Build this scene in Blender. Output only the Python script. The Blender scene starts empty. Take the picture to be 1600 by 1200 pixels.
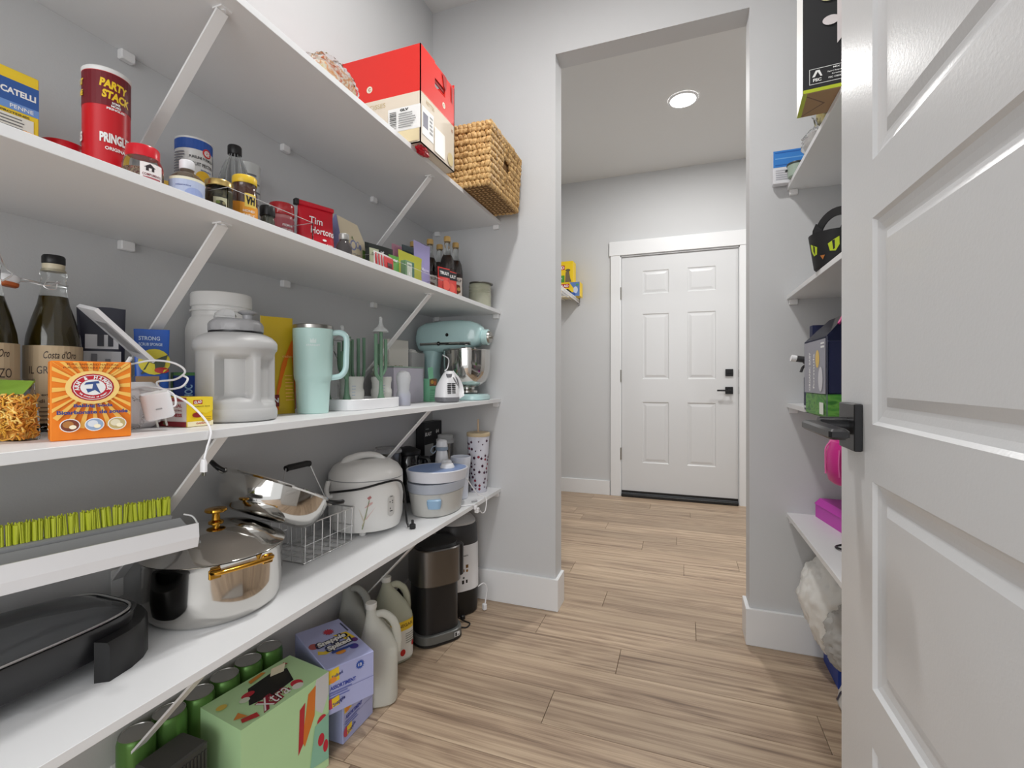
import bpy, bmesh, math, random
from mathutils import Vector, Matrix, noise
PI = math.pi
S = bpy.context.scene
COL = S.collection
random.seed(7)
def D(a): return math.radians(a)
# ------------------------------------------------------------------ camera
cam = bpy.data.cameras.new('camera'); camo = bpy.data.objects.new('camera', cam); COL.objects.link(camo)
camo.location = (0, 0, 1.023); camo.rotation_euler = (D(90), 0, .3469)
cam.sensor_width = 36; cam.lens = 734.9/1600*36; cam.shift_y = -.005; cam.clip_start = .02
S.camera = camo
# ------------------------------------------------------------------ world, lights, exposure
w = bpy.data.worlds.new('world'); S.world = w; w.use_nodes = True
w.node_tree.nodes['Background'].inputs[0].default_value = (.97, .985, 1, 1)
w.node_tree.nodes['Background'].inputs[1].default_value = 1.0
S.view_settings.view_transform = 'Standard'; S.view_settings.look = 'None'
S.view_settings.gamma = 1; S.view_settings.use_curve_mapping = False
S.view_settings.exposure = .0
def area(name, loc, size, power, rot=(0, 0, 0), shape='DISK', col=(1, .985, .965), spread=180):
    l = bpy.data.lights.new(name, 'AREA'); l.shape = shape; l.size = size; l.energy = power; l.color = col; l.spread = D(spread)
    o = bpy.data.objects.new(name, l); o.location = loc; o.rotation_euler = rot; COL.objects.link(o); return o
area('pantry_lamp_light', (-.30, 1.05, 2.782), .15, 17)
area('hall_lamp_light', (.006, 3.18, 2.782), .15, 21)
area('hall_lamp_light_far', (1.45, 3.1, 2.782), .15, 16)
area('rear_fill_light', (.1, -2.2, 1.45), 1.8, 34, (D(90), 0, 0), 'SQUARE', (.99, .99, 1))  # unseen fill added behind the camera to brighten the backs of the shelves
# ------------------------------------------------------------------ materials
_m = {}
def lin(c):
    c = c/255
    return c/12.92 if c <= .04045 else ((c+.055)/1.055)**2.4
def rgb(*c): return (lin(c[0]), lin(c[1]), lin(c[2]), 1)
def mat(name, c, rough=.5, metal=0, trans=0, ior=1.45, spec=.5, coat=0, bump=None, alpha=1, sss=0):
    if name in _m: return _m[name]
    m = bpy.data.materials.new(name); m.use_nodes = True
    b = m.node_tree.nodes['Principled BSDF']
    b.inputs['Base Color'].default_value = rgb(*c); b.inputs['Roughness'].default_value = rough
    b.inputs['Metallic'].default_value = metal; b.inputs['Transmission Weight'].default_value = trans
    b.inputs['IOR'].default_value = ior; b.inputs['Specular IOR Level'].default_value = spec
    b.inputs['Coat Weight'].default_value = coat; b.inputs['Alpha'].default_value = alpha
    if sss: b.inputs['Subsurface Weight'].default_value = sss; b.inputs['Subsurface Radius'].default_value = (.01, .01, .01)
    if bump:
        nt = m.node_tree; t = nt.nodes.new('ShaderNodeTexNoise'); t.inputs['Scale'].default_value = bump[0]
        g = nt.nodes.new('ShaderNodeTexCoord'); nt.links.new(g.outputs['Object'], t.inputs['Vector'])
        bp = nt.nodes.new('ShaderNodeBump'); bp.inputs['Strength'].default_value = bump[1]; bp.inputs['Distance'].default_value = bump[2]
        nt.links.new(t.outputs['Fac'], bp.inputs['Height']); nt.links.new(bp.outputs['Normal'], b.inputs['Normal'])
    _m[name] = m; return m
def flat(*c):
    return mat('print_%d_%d_%d' % c, c, .45)
WALL = mat('wall_paint', (205, 206, 207), .75, bump=(220, .12, .002))
CEIL = mat('ceiling_paint', (224, 224, 223), .85, bump=(90, .2, .002))
TRIM = mat('trim_paint', (232, 233, 234), .35)
SHELF = mat('white_melamine', (236, 237, 238), .42, bump=(500, .05, .001))
DOORW = mat('door_paint', (216, 217, 218), .3, coat=.1, bump=(260, .1, .0015))
CLIP = mat('white_plastic', (238, 238, 238), .4)
BLACK = mat('black_plastic', (24, 24, 25), .38)
BLACKM = mat('black_metal', (34, 34, 36), .3, .3)
STEEL = mat('polished_steel', (208, 206, 202), .09, 1)
STEELB = mat('brushed_steel', (168, 165, 160), .28, 1, bump=(40, .05, .001))
STEELD = mat('dark_brushed_steel', (120, 118, 116), .32, 1)
WIRE = mat('chrome_wire', (225, 225, 225), .3, 1)
GOLD = mat('gold_metal', (212, 158, 62), .16, 1)
GLASS = mat('clear_glass', (250, 252, 250), .02, trans=1, ior=1.33)
PLAST = mat('clear_plastic', (250, 250, 250), .06, trans=1, ior=1.12)
FROST = mat('frosted_plastic', (238, 240, 240), .3, trans=.6, ior=1.12)
MILKY = mat('milky_plastic', (228, 228, 222), .3, trans=.3, ior=1.15)
MINT = mat('mint_enamel', (190, 222, 222), .22, coat=.5)
MINTP = mat('mint_powder_coat', (194, 226, 220), .42, bump=(900, .05, .0005))
WHITE = mat('white_gloss_plastic', (238, 238, 240), .25)
OFFW = mat('offwhite_plastic', (234, 233, 230), .3)
GREYP = mat('light_grey_plastic', (190, 190, 189), .42)
GREYD = mat('mid_grey_plastic', (168, 168, 170), .4)
SAGE = mat('sage_silicone', (104, 138, 114), .45)
NICK = mat('satin_nickel', (170, 168, 162), .3, 1)
def wood_mat():
    m = bpy.data.materials.new('oak_laminate'); m.use_nodes = True; nt = m.node_tree; N = nt.nodes; L = nt.links
    b = N['Principled BSDF']; b.inputs['Roughness'].default_value = .42; b.inputs['Specular IOR Level'].default_value = .4
    tc = N.new('ShaderNodeTexCoord'); oi = N.new('ShaderNodeObjectInfo')
    mul = N.new('ShaderNodeMath'); mul.operation = 'MULTIPLY'; mul.inputs[1].default_value = 57
    L.new(oi.outputs['Random'], mul.inputs[0])
    cb = N.new('ShaderNodeCombineXYZ'); L.new(mul.outputs[0], cb.inputs[0]); L.new(mul.outputs[0], cb.inputs[1]); L.new(mul.outputs[0], cb.inputs[2])
    ad = N.new('ShaderNodeVectorMath'); ad.operation = 'ADD'; L.new(tc.outputs['Object'], ad.inputs[0]); L.new(cb.outputs[0], ad.inputs[1])
    # warp so that the grain wanders and closes into cathedral loops
    mp0 = N.new('ShaderNodeMapping'); mp0.inputs['Scale'].default_value = (.8, 6, 1); L.new(ad.outputs[0], mp0.inputs[0])
    n0 = N.new('ShaderNodeTexNoise'); n0.inputs['Scale'].default_value = 1.0; n0.inputs['Detail'].default_value = 2; L.new(mp0.outputs[0], n0.inputs['Vector'])
    # ring-like bands from the smooth noise
    m1 = N.new('ShaderNodeMath'); m1.operation = 'MULTIPLY'; m1.inputs[1].default_value = 26; L.new(n0.outputs['Fac'], m1.inputs[0])
    fr = N.new('ShaderNodeMath'); fr.operation = 'PINGPONG'; fr.inputs[1].default_value = 1; L.new(m1.outputs[0], fr.inputs[0])
    mp1 = N.new('ShaderNodeMapping'); mp1.inputs['Scale'].default_value = (.55, 34, 1); L.new(ad.outputs[0], mp1.inputs[0])
    n1 = N.new('ShaderNodeTexNoise'); n1.inputs['Scale'].default_value = 1.5; n1.inputs['Detail'].default_value = 6; n1.inputs['Roughness'].default_value = .65; L.new(mp1.outputs[0], n1.inputs['Vector'])
    mp2 = N.new('ShaderNodeMapping'); mp2.inputs['Scale'].default_value = (6, 240, 1); L.new(ad.outputs[0], mp2.inputs[0])
    n2 = N.new('ShaderNodeTexNoise'); n2.inputs['Scale'].default_value = 1.2; n2.inputs['Detail'].default_value = 3; L.new(mp2.outputs[0], n2.inputs['Vector'])
    def mix(a, bb, f):
        x = N.new('ShaderNodeMix'); x.data_type = 'FLOAT'; x.inputs[0].default_value = f; L.new(a, x.inputs[2]); L.new(bb, x.inputs[3]); return x.outputs[0]
    s = mix(mix(n1.outputs['Fac'], fr.outputs[0], .085), n2.outputs['Fac'], .2)
    r = N.new('ShaderNodeValToRGB'); e = r.color_ramp.elements
    e[0].position = .33; e[0].color = rgb(124, 101, 81); e[1].position = .66; e[1].color = rgb(206, 181, 150)
    x = e.new(.43); x.color = rgb(160, 134, 109); x = e.new(.53); x.color = rgb(184, 158, 129)
    L.new(s, r.inputs[0])
    hs = N.new('ShaderNodeHueSaturation'); mr = N.new('ShaderNodeMapRange'); mr.inputs[3].default_value = .86; mr.inputs[4].default_value = 1.08
    L.new(oi.outputs['Random'], mr.inputs[0]); L.new(mr.outputs[0], hs.inputs['Value']); L.new(r.outputs[0], hs.inputs['Color'])
    hs.inputs['Saturation'].default_value = .88
    L.new(hs.outputs[0], b.inputs['Base Color'])
    bp = N.new('ShaderNodeBump'); bp.inputs['Strength'].default_value = .15; bp.inputs['Distance'].default_value = .001; L.new(s, bp.inputs['Height']); L.new(bp.outputs[0], b.inputs['Normal'])
    return m
WOOD = wood_mat()
def emis(name, c, st):
    m = bpy.data.materials.new(name); m.use_nodes = True; b = m.node_tree.nodes['Principled BSDF']
    b.inputs['Emission Color'].default_value = (*c, 1); b.inputs['Emission Strength'].default_value = st; return m
LAMP = emis('lamp_diffuser', (1, .98, .95), 12)
def dots_mat(name, base, dots, scale):
    m = mat(name, base, .35); nt = m.node_tree; b = nt.nodes['Principled BSDF']
    tc = nt.nodes.new('ShaderNodeTexCoord'); v = nt.nodes.new('ShaderNodeTexVoronoi'); v.inputs['Scale'].default_value = scale
    nt.links.new(tc.outputs['Object'], v.inputs['Vector']); r = nt.nodes.new('ShaderNodeValToRGB'); r.color_ramp.interpolation = 'CONSTANT'
    r.color_ramp.elements[0].color = rgb(*dots); r.color_ramp.elements[1].position = .33; r.color_ramp.elements[1].color = rgb(*base)
    nt.links.new(v.outputs['Distance'], r.inputs[0]); nt.links.new(r.outputs[0], b.inputs['Base Color']); return m
def mottle(name, cols, scale, rough=.5, detail=4, stretch=(1, 1, 1), trans=0):
    m = mat(name, cols[0], rough, trans=trans); nt = m.node_tree; b = nt.nodes['Principled BSDF']
    tc = nt.nodes.new('ShaderNodeTexCoord'); mp = nt.nodes.new('ShaderNodeMapping'); mp.inputs['Scale'].default_value = stretch
    n = nt.nodes.new('ShaderNodeTexNoise'); n.inputs['Scale'].default_value = scale; n.inputs['Detail'].default_value = detail
    nt.links.new(tc.outputs['Object'], mp.inputs[0]); nt.links.new(mp.outputs[0], n.inputs['Vector'])
    r = nt.nodes.new('ShaderNodeValToRGB'); e = r.color_ramp.elements; k = len(cols)
    e[0].position = .36; e[0].color = rgb(*cols[0]); e[1].position = .64; e[1].color = rgb(*cols[-1])
    for i in range(1, k-1):
        x = e.new(.36+.28*i/(k-1)); x.color = rgb(*cols[i])
    nt.links.new(n.outputs['Fac'], r.inputs[0]); nt.links.new(r.outputs[0], b.inputs['Base Color']); return m
# ------------------------------------------------------------------ mesh helpers
class MB:
    def __init__(s): s.v = []; s.f = []; s.mi = []; s.mats = []
    def m(s, mt):
        if mt not in s.mats: s.mats.append(mt)
        return s.mats.index(mt)
    def add(s, v, f, mt=None, M=None):
        o = len(s.v); s.v += [(M @ Vector(p)) if M else Vector(p) for p in v]
        k = s.m(mt) if mt else 0
        for q in f: s.f.append([i+o for i in q]); s.mi.append(k)
        return s
    def box(s, x0, x1, y0, y1, z0, z1, mt=None, M=None):
        v = [(x, y, z) for z in (z0, z1) for y in (y0, y1) for x in (x0, x1)]
        return s.add(v, [(0, 2, 3, 1), (4, 5, 7, 6), (0, 1, 5, 4), (2, 6, 7, 3), (0, 4, 6, 2), (1, 3, 7, 5)], mt, M)
    def rbox(s, x0, x1, y0, y1, z0, z1, b=.002, mt=None, M=None):
        # box with chamfered edges: three stacked rings
        v = []; f = []
        cx, cy, hx, hy = (x0+x1)/2, (y0+y1)/2, (x1-x0)/2, (y1-y0)/2
        for z, k in ((z0, b), (z0+b, 0), (z1-b, 0), (z1, b)):
            for sx, sy, fl in ((-1, -1, 0), (1, -1, 1), (1, 1, 0), (-1, 1, 1)):
                a = (cx+sx*(hx-k), cy+sy*(hy-k-b)); c = (cx+sx*(hx-k-b), cy+sy*(hy-k))
                pts = (a, c) if sx*sy < 0 else (c, a)
                if (sx, sy) in ((-1, -1),): pts = (a, c)
                if (sx, sy) == (1, -1): pts = (c, a)
                if (sx, sy) == (1, 1): pts = (a, c)
                if (sx, sy) == (-1, 1): pts = (c, a)
                for p in pts: v.append((p[0], p[1], z))
        for r in range(3):
            for i in range(8): f.append((r*8+i, r*8+(i+1) % 8, r*8+8+(i+1) % 8, r*8+8+i))
        f.append(tuple(range(7, -1, -1))); f.append(tuple(range(24, 32)))
        return s.add(v, f, mt, M)
    def loft(s, rings, seg=32, mt=None, M=None, cap=True):
        # rings: (cx,cy,z,a,b,n) super-ellipses
        v = []; f = []
        for (cx, cy, z, a, b, n) in rings:
            for i in range(seg):
                t = 2*PI*i/seg; c, q = math.cos(t), math.sin(t)
                if n == 2: X, Y = a*c, b*q
                else: X = a*math.copysign(abs(c)**(2/n), c); Y = b*math.copysign(abs(q)**(2/n), q)
                v.append((cx+X, cy+Y, z))
        for r in range(len(rings)-1):
            for i in range(seg): f.append((r*seg+i, r*seg+(i+1) % seg, (r+1)*seg+(i+1) % seg, (r+1)*seg+i))
        if cap:
            f.append(tuple(range(seg-1, -1, -1))); k = (len(rings)-1)*seg; f.append(tuple(range(k, k+seg)))
        return s.add(v, f, mt, M)
    def lathe(s, prof, seg=32, mt=None, M=None, cap=True, c=(0, 0)):
        return s.loft([(c[0], c[1], z, max(r, 1e-5), max(r, 1e-5), 2) for r, z in prof], seg, mt, M, cap)
    def tube(s, pts, r, seg=8, mt=None, M=None, smooth=0, closed=False, flatn=None):
        P = [Vector(p) for p in pts]
        if smooth:
            Q = []; n = len(P)
            for i in range(n-1 if not closed else n):
                p0 = P[(i-1) % n] if (closed or i > 0) else P[i]*2-P[i+1]
                p1 = P[i]; p2 = P[(i+1) % n]; p3 = P[(i+2) % n] if (closed or i+2 < n) else p2*2-p1
                for k in range(smooth):
                    t = k/smooth
                    Q.append(.5*((2*p1)+(p2-p0)*t+(2*p0-5*p1+4*p2-p3)*t*t+(3*p1-p0-3*p2+p3)*t**3))
            if not closed: Q.append(P[-1])
            P = Q
        v = []; f = []; n = len(P); up = Vector((.13, .21, .97)); prev = None
        for i, p in enumerate(P):
            if closed: t = P[(i+1) % n]-P[i-1]
            else: t = P[min(i+1, n-1)]-P[max(i-1, 0)]
            t.normalize()
            if prev is None:
                a = t.cross(up if abs(t.dot(up)) < .9 else Vector((1, 0, 0))).normalized()
            else: a = (prev-t*prev.dot(t)).normalized()
            prev = a; b = t.cross(a)
            rr = r[i*len(r)//n] if isinstance(r, (list, tuple)) else r
            for k in range(seg):
                q = 2*PI*k/seg; v.append(p+a*math.cos(q)*rr+b*math.sin(q)*rr*(flatn or 1))
        m_ = n if closed else n-1
        for i in range(m_):
            for k in range(seg):
                j = (i+1) % n; f.append((i*seg+k, i*seg+(k+1) % seg, j*seg+(k+1) % seg, j*seg+k))
        if not closed: f.append(tuple(range(seg-1, -1, -1))); f.append(tuple((n-1)*seg+k for k in range(seg)))
        return s.add(v, f, mt, M)
    def prism(s, pts, y0, y1, mt=None, M=None):
        # polygon in XZ extruded along Y
        n = len(pts); v = [(x, y0, z) for x, z in pts]+[(x, y1, z) for x, z in pts]
        f = [tuple(range(n)), tuple(range(2*n-1, n-1, -1))]+[(i, i+n, (i+1) % n+n, (i+1) % n) for i in range(n)]
        return s.add(v, f, mt, M)
    def ball(s, c, r, seg=16, rings=10, mt=None, M=None, sc=(1, 1, 1)):
        v = [(c[0], c[1], c[2]-r*sc[2])]; f = []
        for j in range(1, rings):
            a = PI*j/rings
            for i in range(seg):
                t = 2*PI*i/seg; v.append((c[0]+r*sc[0]*math.sin(a)*math.cos(t), c[1]+r*sc[1]*math.sin(a)*math.sin(t), c[2]-r*sc[2]*math.cos(a)))
        v.append((c[0], c[1], c[2]+r*sc[2])); L_ = len(v)-1
        for i in range(seg):
            f.append((0, 1+(i+1) % seg, 1+i)); f.append((L_, L_-seg+i, L_-seg+(i+1) % seg))
        for j in range(rings-2):
            for i in range(seg):
                a = 1+j*seg+i; b = 1+j*seg+(i+1) % seg; f.append((a, b, b+seg, a+seg))
        return s.add(v, f, mt, M)
    def mesh(s, name, mt=None, smooth=True, ang=35):
        me = bpy.data.meshes.new(name); me.from_pydata([tuple(p) for p in s.v], [], s.f)
        ms = s.mats if s.mats else ([mt] if mt else [])
        for m_ in ms: me.materials.append(m_)
        if s.mats: me.polygons.foreach_set('material_index', s.mi)
        bm = bmesh.new(); bm.from_mesh(me); bmesh.ops.recalc_face_normals(bm, faces=bm.faces); 
        if smooth:
            for f in bm.faces: f.smooth = True
            lim = D(ang)
            for e in bm.edges:
                if len(e.link_faces) == 2 and e.calc_face_angle(0) > lim: e.smooth = False
        bm.to_mesh(me); bm.free(); me.update(); return me
    def obj(s, name, mt=None, parent=None, smooth=True, ang=35, **k):
        o = bpy.data.objects.new(name, s.mesh(name, mt, smooth, ang)); COL.objects.link(o)
        if parent: o.parent = parent
        for a, b in k.items(): o[a] = b
        return o
def thing(name, label, cat, loc=(0, 0, 0), rz=0, group=None, rot=None):
    o = bpy.data.objects.new(name, None); COL.objects.link(o); o.empty_display_size = .02
    o.location = loc; o.rotation_euler = rot if rot else (0, 0, D(rz)); o['label'] = label; o['category'] = cat
    if group: o['group'] = group
    return o
def tag(o, label, cat, group=None):
    o['label'] = label; o['category'] = cat
    if group: o['group'] = group
    return o
def struct(mb, name, mt=None, smooth=False):
    o = mb.obj(name, mt, None, smooth); o['kind'] = 'structure'; return o
# ---- printed labels: 2D layers laid on a surface by a mapping function
_txt = {}
def text2d(st, bold=0, shear=0):
    k = (st, bold, shear)
    if k in _txt: return _txt[k]
    cu = bpy.data.curves.new('t', 'FONT'); cu.body = st; cu.size = 1; cu.offset = bold; cu.shear = shear; cu.resolution_u = 3; cu.align_x = 'CENTER'
    o = bpy.data.objects.new('t', cu); COL.objects.link(o)
    dg = bpy.context.evaluated_depsgraph_get(); me = bpy.data.meshes.new_from_object(o.evaluated_get(dg))
    v = [(p.co.x, p.co.y) for p in me.vertices]; f = [tuple(p.vertices) for p in me.polygons]
    bpy.data.objects.remove(o); bpy.data.curves.remove(cu); bpy.data.meshes.remove(me)
    if v:
        x0, x1 = min(p[0] for p in v), max(p[0] for p in v); y0, y1 = min(p[1] for p in v), max(p[1] for p in v)
    else: x0 = x1 = y0 = y1 = 0
    _txt[k] = (v, f, x0, x1, y0, y1); return _txt[k]
def deco(parent, mapf, layers, name='printed_label', step=None, base=.0004, lift=.00015):
    """layers: ('r',x0,y0,x1,y1,col) ('e',cx,cy,rx,ry,col) ('p',[(x,y)..],col) ('t',text,cx,cy,w,h,col[,bold,rot,shear])"""
    verts = []; faces = []; mi = []; mats = []
    for li, L_ in enumerate(layers):
        off = base+lift*li; k = L_[0]
        if k == 'r': P = [(L_[1], L_[2]), (L_[3], L_[2]), (L_[3], L_[4]), (L_[1], L_[4])]; F = [(0, 1, 2, 3)]; col = L_[5]
        elif k == 'e':
            n = 20; P = [(L_[1]+L_[3]*math.cos(2*PI*i/n), L_[2]+L_[4]*math.sin(2*PI*i/n)) for i in range(n)]; F = [tuple(range(n))]; col = L_[5]
        elif k == 'p': P = L_[1]; F = [tuple(range(len(P)))]; col = L_[2]
        else:
            bold = L_[7] if len(L_) > 7 else .02; rot = L_[8] if len(L_) > 8 else 0; sh = L_[9] if len(L_) > 9 else 0
            v, F, x0, x1, y0, y1 = text2d(L_[1], bold, sh); col = L_[6]
            if not v: continue
            sx = L_[4]/max(x1-x0, 1e-4); sy = L_[5]/max(y1-y0, 1e-4); c, q = math.cos(rot), math.sin(rot)
            P = []
            for (x, y) in v:
                a = (x-(x0+x1)/2)*sx; b = (y-(y0+y1)/2)*sy; P.append((L_[2]+a*c-b*q, L_[3]+a*q+b*c))
        mt = flat(*col) if isinstance(col, tuple) else col
        if mt not in mats: mats.append(mt)
        idx = mats.index(mt)
        if step:
            bm = bmesh.new(); bv = [bm.verts.new((x, y, 0)) for x, y in P]
            for f in F:
                try: bm.faces.new([bv[i] for i in f])
                except ValueError: pass
            xs = [p[0] for p in P]; a = math.floor(min(xs)/step)*step
            while a < max(xs):
                bmesh.ops.bisect_plane(bm, geom=bm.verts[:]+bm.edges[:]+bm.faces[:], plane_co=(a, 0, 0), plane_no=(1, 0, 0)); a += step
            if k != 't':
                ys = [p[1] for p in P]; st2 = step*1.5; a = math.floor(min(ys)/st2)*st2
                while a < max(ys):
                    bmesh.ops.bisect_plane(bm, geom=bm.verts[:]+bm.edges[:]+bm.faces[:], plane_co=(0, a, 0), plane_no=(0, 1, 0)); a += st2
            bm.verts.index_update(); P = [(q.co.x, q.co.y) for q in bm.verts]; F = [tuple(q.index for q in f.verts) for f in bm.faces]; bm.free()
        o = len(verts)
        verts += [tuple(mapf(x, y, off)) for x, y in P]
        for f in F: faces.append([i+o for i in f]); mi.append(idx)
    me = bpy.data.meshes.new(name); me.from_pydata(verts, [], faces)
    for m_ in mats: me.materials.append(m_)
    me.polygons.foreach_set('material_index', mi); me.update()
    o = bpy.data.objects.new(name, me); COL.objects.link(o); o.parent = parent
    return o
def front(y): return lambda x, z, o: (x, y-o, z)           # face looking to -Y
def left(x_): return lambda x, z, o: (x_-o, -x, z)         # face looking to -X ; x runs to the right seen from outside
def right(x_): return lambda x, z, o: (x_+o, x, z)
def top(z_, rot=0):
    c, q = math.cos(rot), math.sin(rot)
    return lambda x, y, o: (x*c-y*q, x*q+y*c, z_+o)
def cyl(r, taper=None):
    def f(x, z, o):
        R = r(z) if callable(r) else r
        a = x/(R if not callable(r) else r(0)); return ((R+o)*math.sin(a), -(R+o)*math.cos(a), z)
    return f
RED = (196, 22, 34); YEL = (240, 200, 40); WHT = (240, 240, 238); BLU = (40, 82, 158); NAVY = (30, 38, 72); BLK = (22, 22, 24); GRN = (70, 150, 60); ORG = (238, 128, 28); CRM = (232, 222, 200); GRY = (150, 150, 150)
def barcode(x, y, w_, h_, vert=False, n=16, seed=1):
    rr = random.Random(seed); L_ = [('r', x, y, x+w_, y+h_, WHT)]
    t = .06
    while t < .94:
        k = rr.choice([.015, .03, .045])
        if vert: L_.append(('r', x+w_*.1, y+h_*t, x+w_*.9, y+h_*(t+k), BLK))
        else: L_.append(('r', x+w_*t, y+h_*.1, x+w_*(t+k), y+h_*.9, BLK))
        t += k+rr.choice([.02, .035, .05])
    return L_
def lines(x0, y0, x1, n, gap, col, th=None, seed=0):
    rr = random.Random(seed+int(abs(x0*1e4))); th = th or gap*.45; out = []
    for i in range(n):
        out.append(('r', x0, y0-i*gap-th, x0+(x1-x0)*rr.uniform(.7, 1), y0-i*gap, col))
    return out
def carton(name, label, cat, loc, rz, wd, dp, ht, mt, group=None, bev=.0012, part='carton_body'):
    t = thing(name, label, cat, loc, rz, group)
    MB().rbox(-wd/2, wd/2, -dp/2, dp/2, 0, ht, bev).obj(part, mt, t); return t
def pouch_shape(wd, dp, ht, seal=.012, flare=1.0, lean=0, rows=14, seg=28, wrinkle=.002, seed=0, topw=1.0, dpow=1.2):
    mb = MB(); rings = []
    def wt(t): return wd/2*(1-.06*math.sin(PI*t))*(1+(topw-1)*t)*flare**t
    def dt(t): return max(dp/2*(1-t**dpow)*(.8+.2*min(1, t*6)), .0012)
    def front_(x, z, o):
        t = max(0, min(1, z/ht)); a = wt(t); b = dt(t); u = min(abs(x/a), .995)
        return (x, -(b*(1-u**3)**(1/3))-o-.0012+lean*t, z)
    rng = Vector((seed*3.1, seed*1.7, 0)); v = []; f = []
    for r in range(rows+1):
        t = r/rows; a = wt(t); b = dt(t)
        for i in range(seg):
            q = 2*PI*i/seg; c, s_ = math.cos(q), math.sin(q); n = 3
            X = a*math.copysign(abs(c)**(2/n), c); Y = b*math.copysign(abs(s_)**(2/n), s_)
            nz = noise.noise(Vector((X*40, Y*30, t*ht*45))+rng)*wrinkle*(1 if 0 < r else 0)
            v.append((X, Y+lean*t+nz*(.6 if Y < 0 else 1), t*ht+noise.noise(Vector((X*25, 0, 3))+rng)*(.004 if r == rows else 0)))
    for r in range(rows):
        for i in range(seg): f.append((r*seg+i, r*seg+(i+1) % seg, (r+1)*seg+(i+1) % seg, (r+1)*seg+i))
    f.append(tuple(range(seg-1, -1, -1))); f.append(tuple(range(rows*seg, rows*seg+seg)))
    mb.add(v, f); return mb, front_
def blob(c, sz, mt, name, parent, seed=0, amp=.25, freq=6, seg=48, rings=32, flat_bottom=True, knot=None, smoothang=50, ridge=0):
    mb = MB(); mb.ball((0, 0, 0), 1, seg, rings); rng = Vector((seed, seed*2.3, seed*.7)); out = []
    for p in mb.v:
        d = p.normalized(); k = 1+amp*noise.noise(d*freq*.4+rng)+amp*.5*noise.noise(d*freq+rng)
        if ridge: k += ridge*(abs(noise.noise(d*freq*1.4+rng))-.25)+ridge*.5*(abs(noise.noise(d*freq*3+rng))-.25)
        q = Vector((d.x*sz[0]*k, d.y*sz[1]*k, d.z*sz[2]*k))
        if flat_bottom and q.z < -sz[2]*.85: q.z = -sz[2]*.85
        out.append(q+Vector(c))
    mb.v = out; return mb.obj(name, mt, parent, True, smoothang)
exec_parts = []
# ================================================================== SETTING
XL, YF, XR, CZ, YD = -1.141, 2.021, .727, 2.80, 4.197
PY0, PY1 = 2.021, 2.125
# floor: dark underlay and separate planks
fl = MB().box(-1.9, 2.3, -1.7, YD+.02, -.03, -.0085).obj('floor', mat('underlay', (70, 58, 48), .9)); fl['kind'] = 'structure'
known = {0: -.394, 1: -.835, 2: -.217, 3: -.555, 4: .052, 5: -.338, 7: -.56, 8: .009, 9: .287, 10: -.228, 6: .45}
pm = {}
rr = random.Random(4)
for k in range(-19, 19):
    ya = 1.343+.157*k; yb = ya+.157
    if yb > YD+.03: yb = YD+.02
    if ya > YD: break
    lo, hi = (-1.25, 2.25) if ya > PY1-.1 else ((XL-.08, XR+.08) if ya > .05 else (-1.8, 1.6))
    if ya < .05 and yb > 0: lo, hi = XL-.08, XR+.08
    x0 = known.get(k, rr.uniform(-.6, .6)); js = [x0+1.22*n for n in range(-4, 5)]
    for a, b in zip(js[:-1], js[1:]):
        a = max(a, lo); b = min(b, hi)
        if b-a < .03: continue
        wd = round(b-a, 3); key = (wd, round(yb-ya, 3))
        if key not in pm:
            g = .0007; pm[key] = MB().rbox(-wd/2+g, wd/2-g, -key[1]/2+g, key[1]/2-g, -.0085, 0, .0009).mesh('plank', WOOD, False)
        o = bpy.data.objects.new('floor_plank', pm[key]); COL.objects.link(o); o.parent = fl; o.location = ((a+b)/2, (ya+yb)/2, 0)
struct(MB().box(XL-.1, XL, .07, PY0, 0, CZ), 'wall_left', WALL)
struct(MB().box(XR, XR+.1, -.03, PY0, 0, CZ), 'wall_right', WALL)
struct(MB().box(XL-.1, -.526, PY0, PY1, 0, CZ).box(.245, XR+.1, PY0, PY1, 0, CZ).box(-.526, .245, PY0, PY1, 2.4585, CZ), 'wall_far', WALL)
struct(MB().box(.275, XR, -.05, .06, 0, CZ).box(XL-.1, -1.0, -.05, .07, 0, CZ).box(-1.0, .275, -.05, .07, 2.08, CZ), 'wall_near', WALL)
struct(MB().box(-1.3, -1.2, PY1, YD, 0, CZ), 'wall_hall_left', WALL)
struct(MB().box(2.2, 2.3, PY1, YD, 0, CZ).box(XR+.1, 2.2, PY1-.1, PY1, 0, CZ), 'wall_hall_right', WALL)
DX0, DX1, DZ0, DZ1 = -.4976, .428, .05, 2.085
struct(MB().box(-1.3, DX0-.02, YD, YD+.12, 0, CZ).box(DX1+.02, 2.3, YD, YD+.12, 0, CZ).box(DX0-.02, DX1+.02, YD, YD+.12, DZ1+.012, CZ), 'wall_back', WALL)
struct(MB().box(XL-.1, XR+.1, -.05, PY1, CZ, CZ+.05), 'ceiling', CEIL)
struct(MB().box(-1.3, 2.3, PY1, YD+.12, CZ, CZ+.05), 'ceiling_hall', CEIL)
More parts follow.
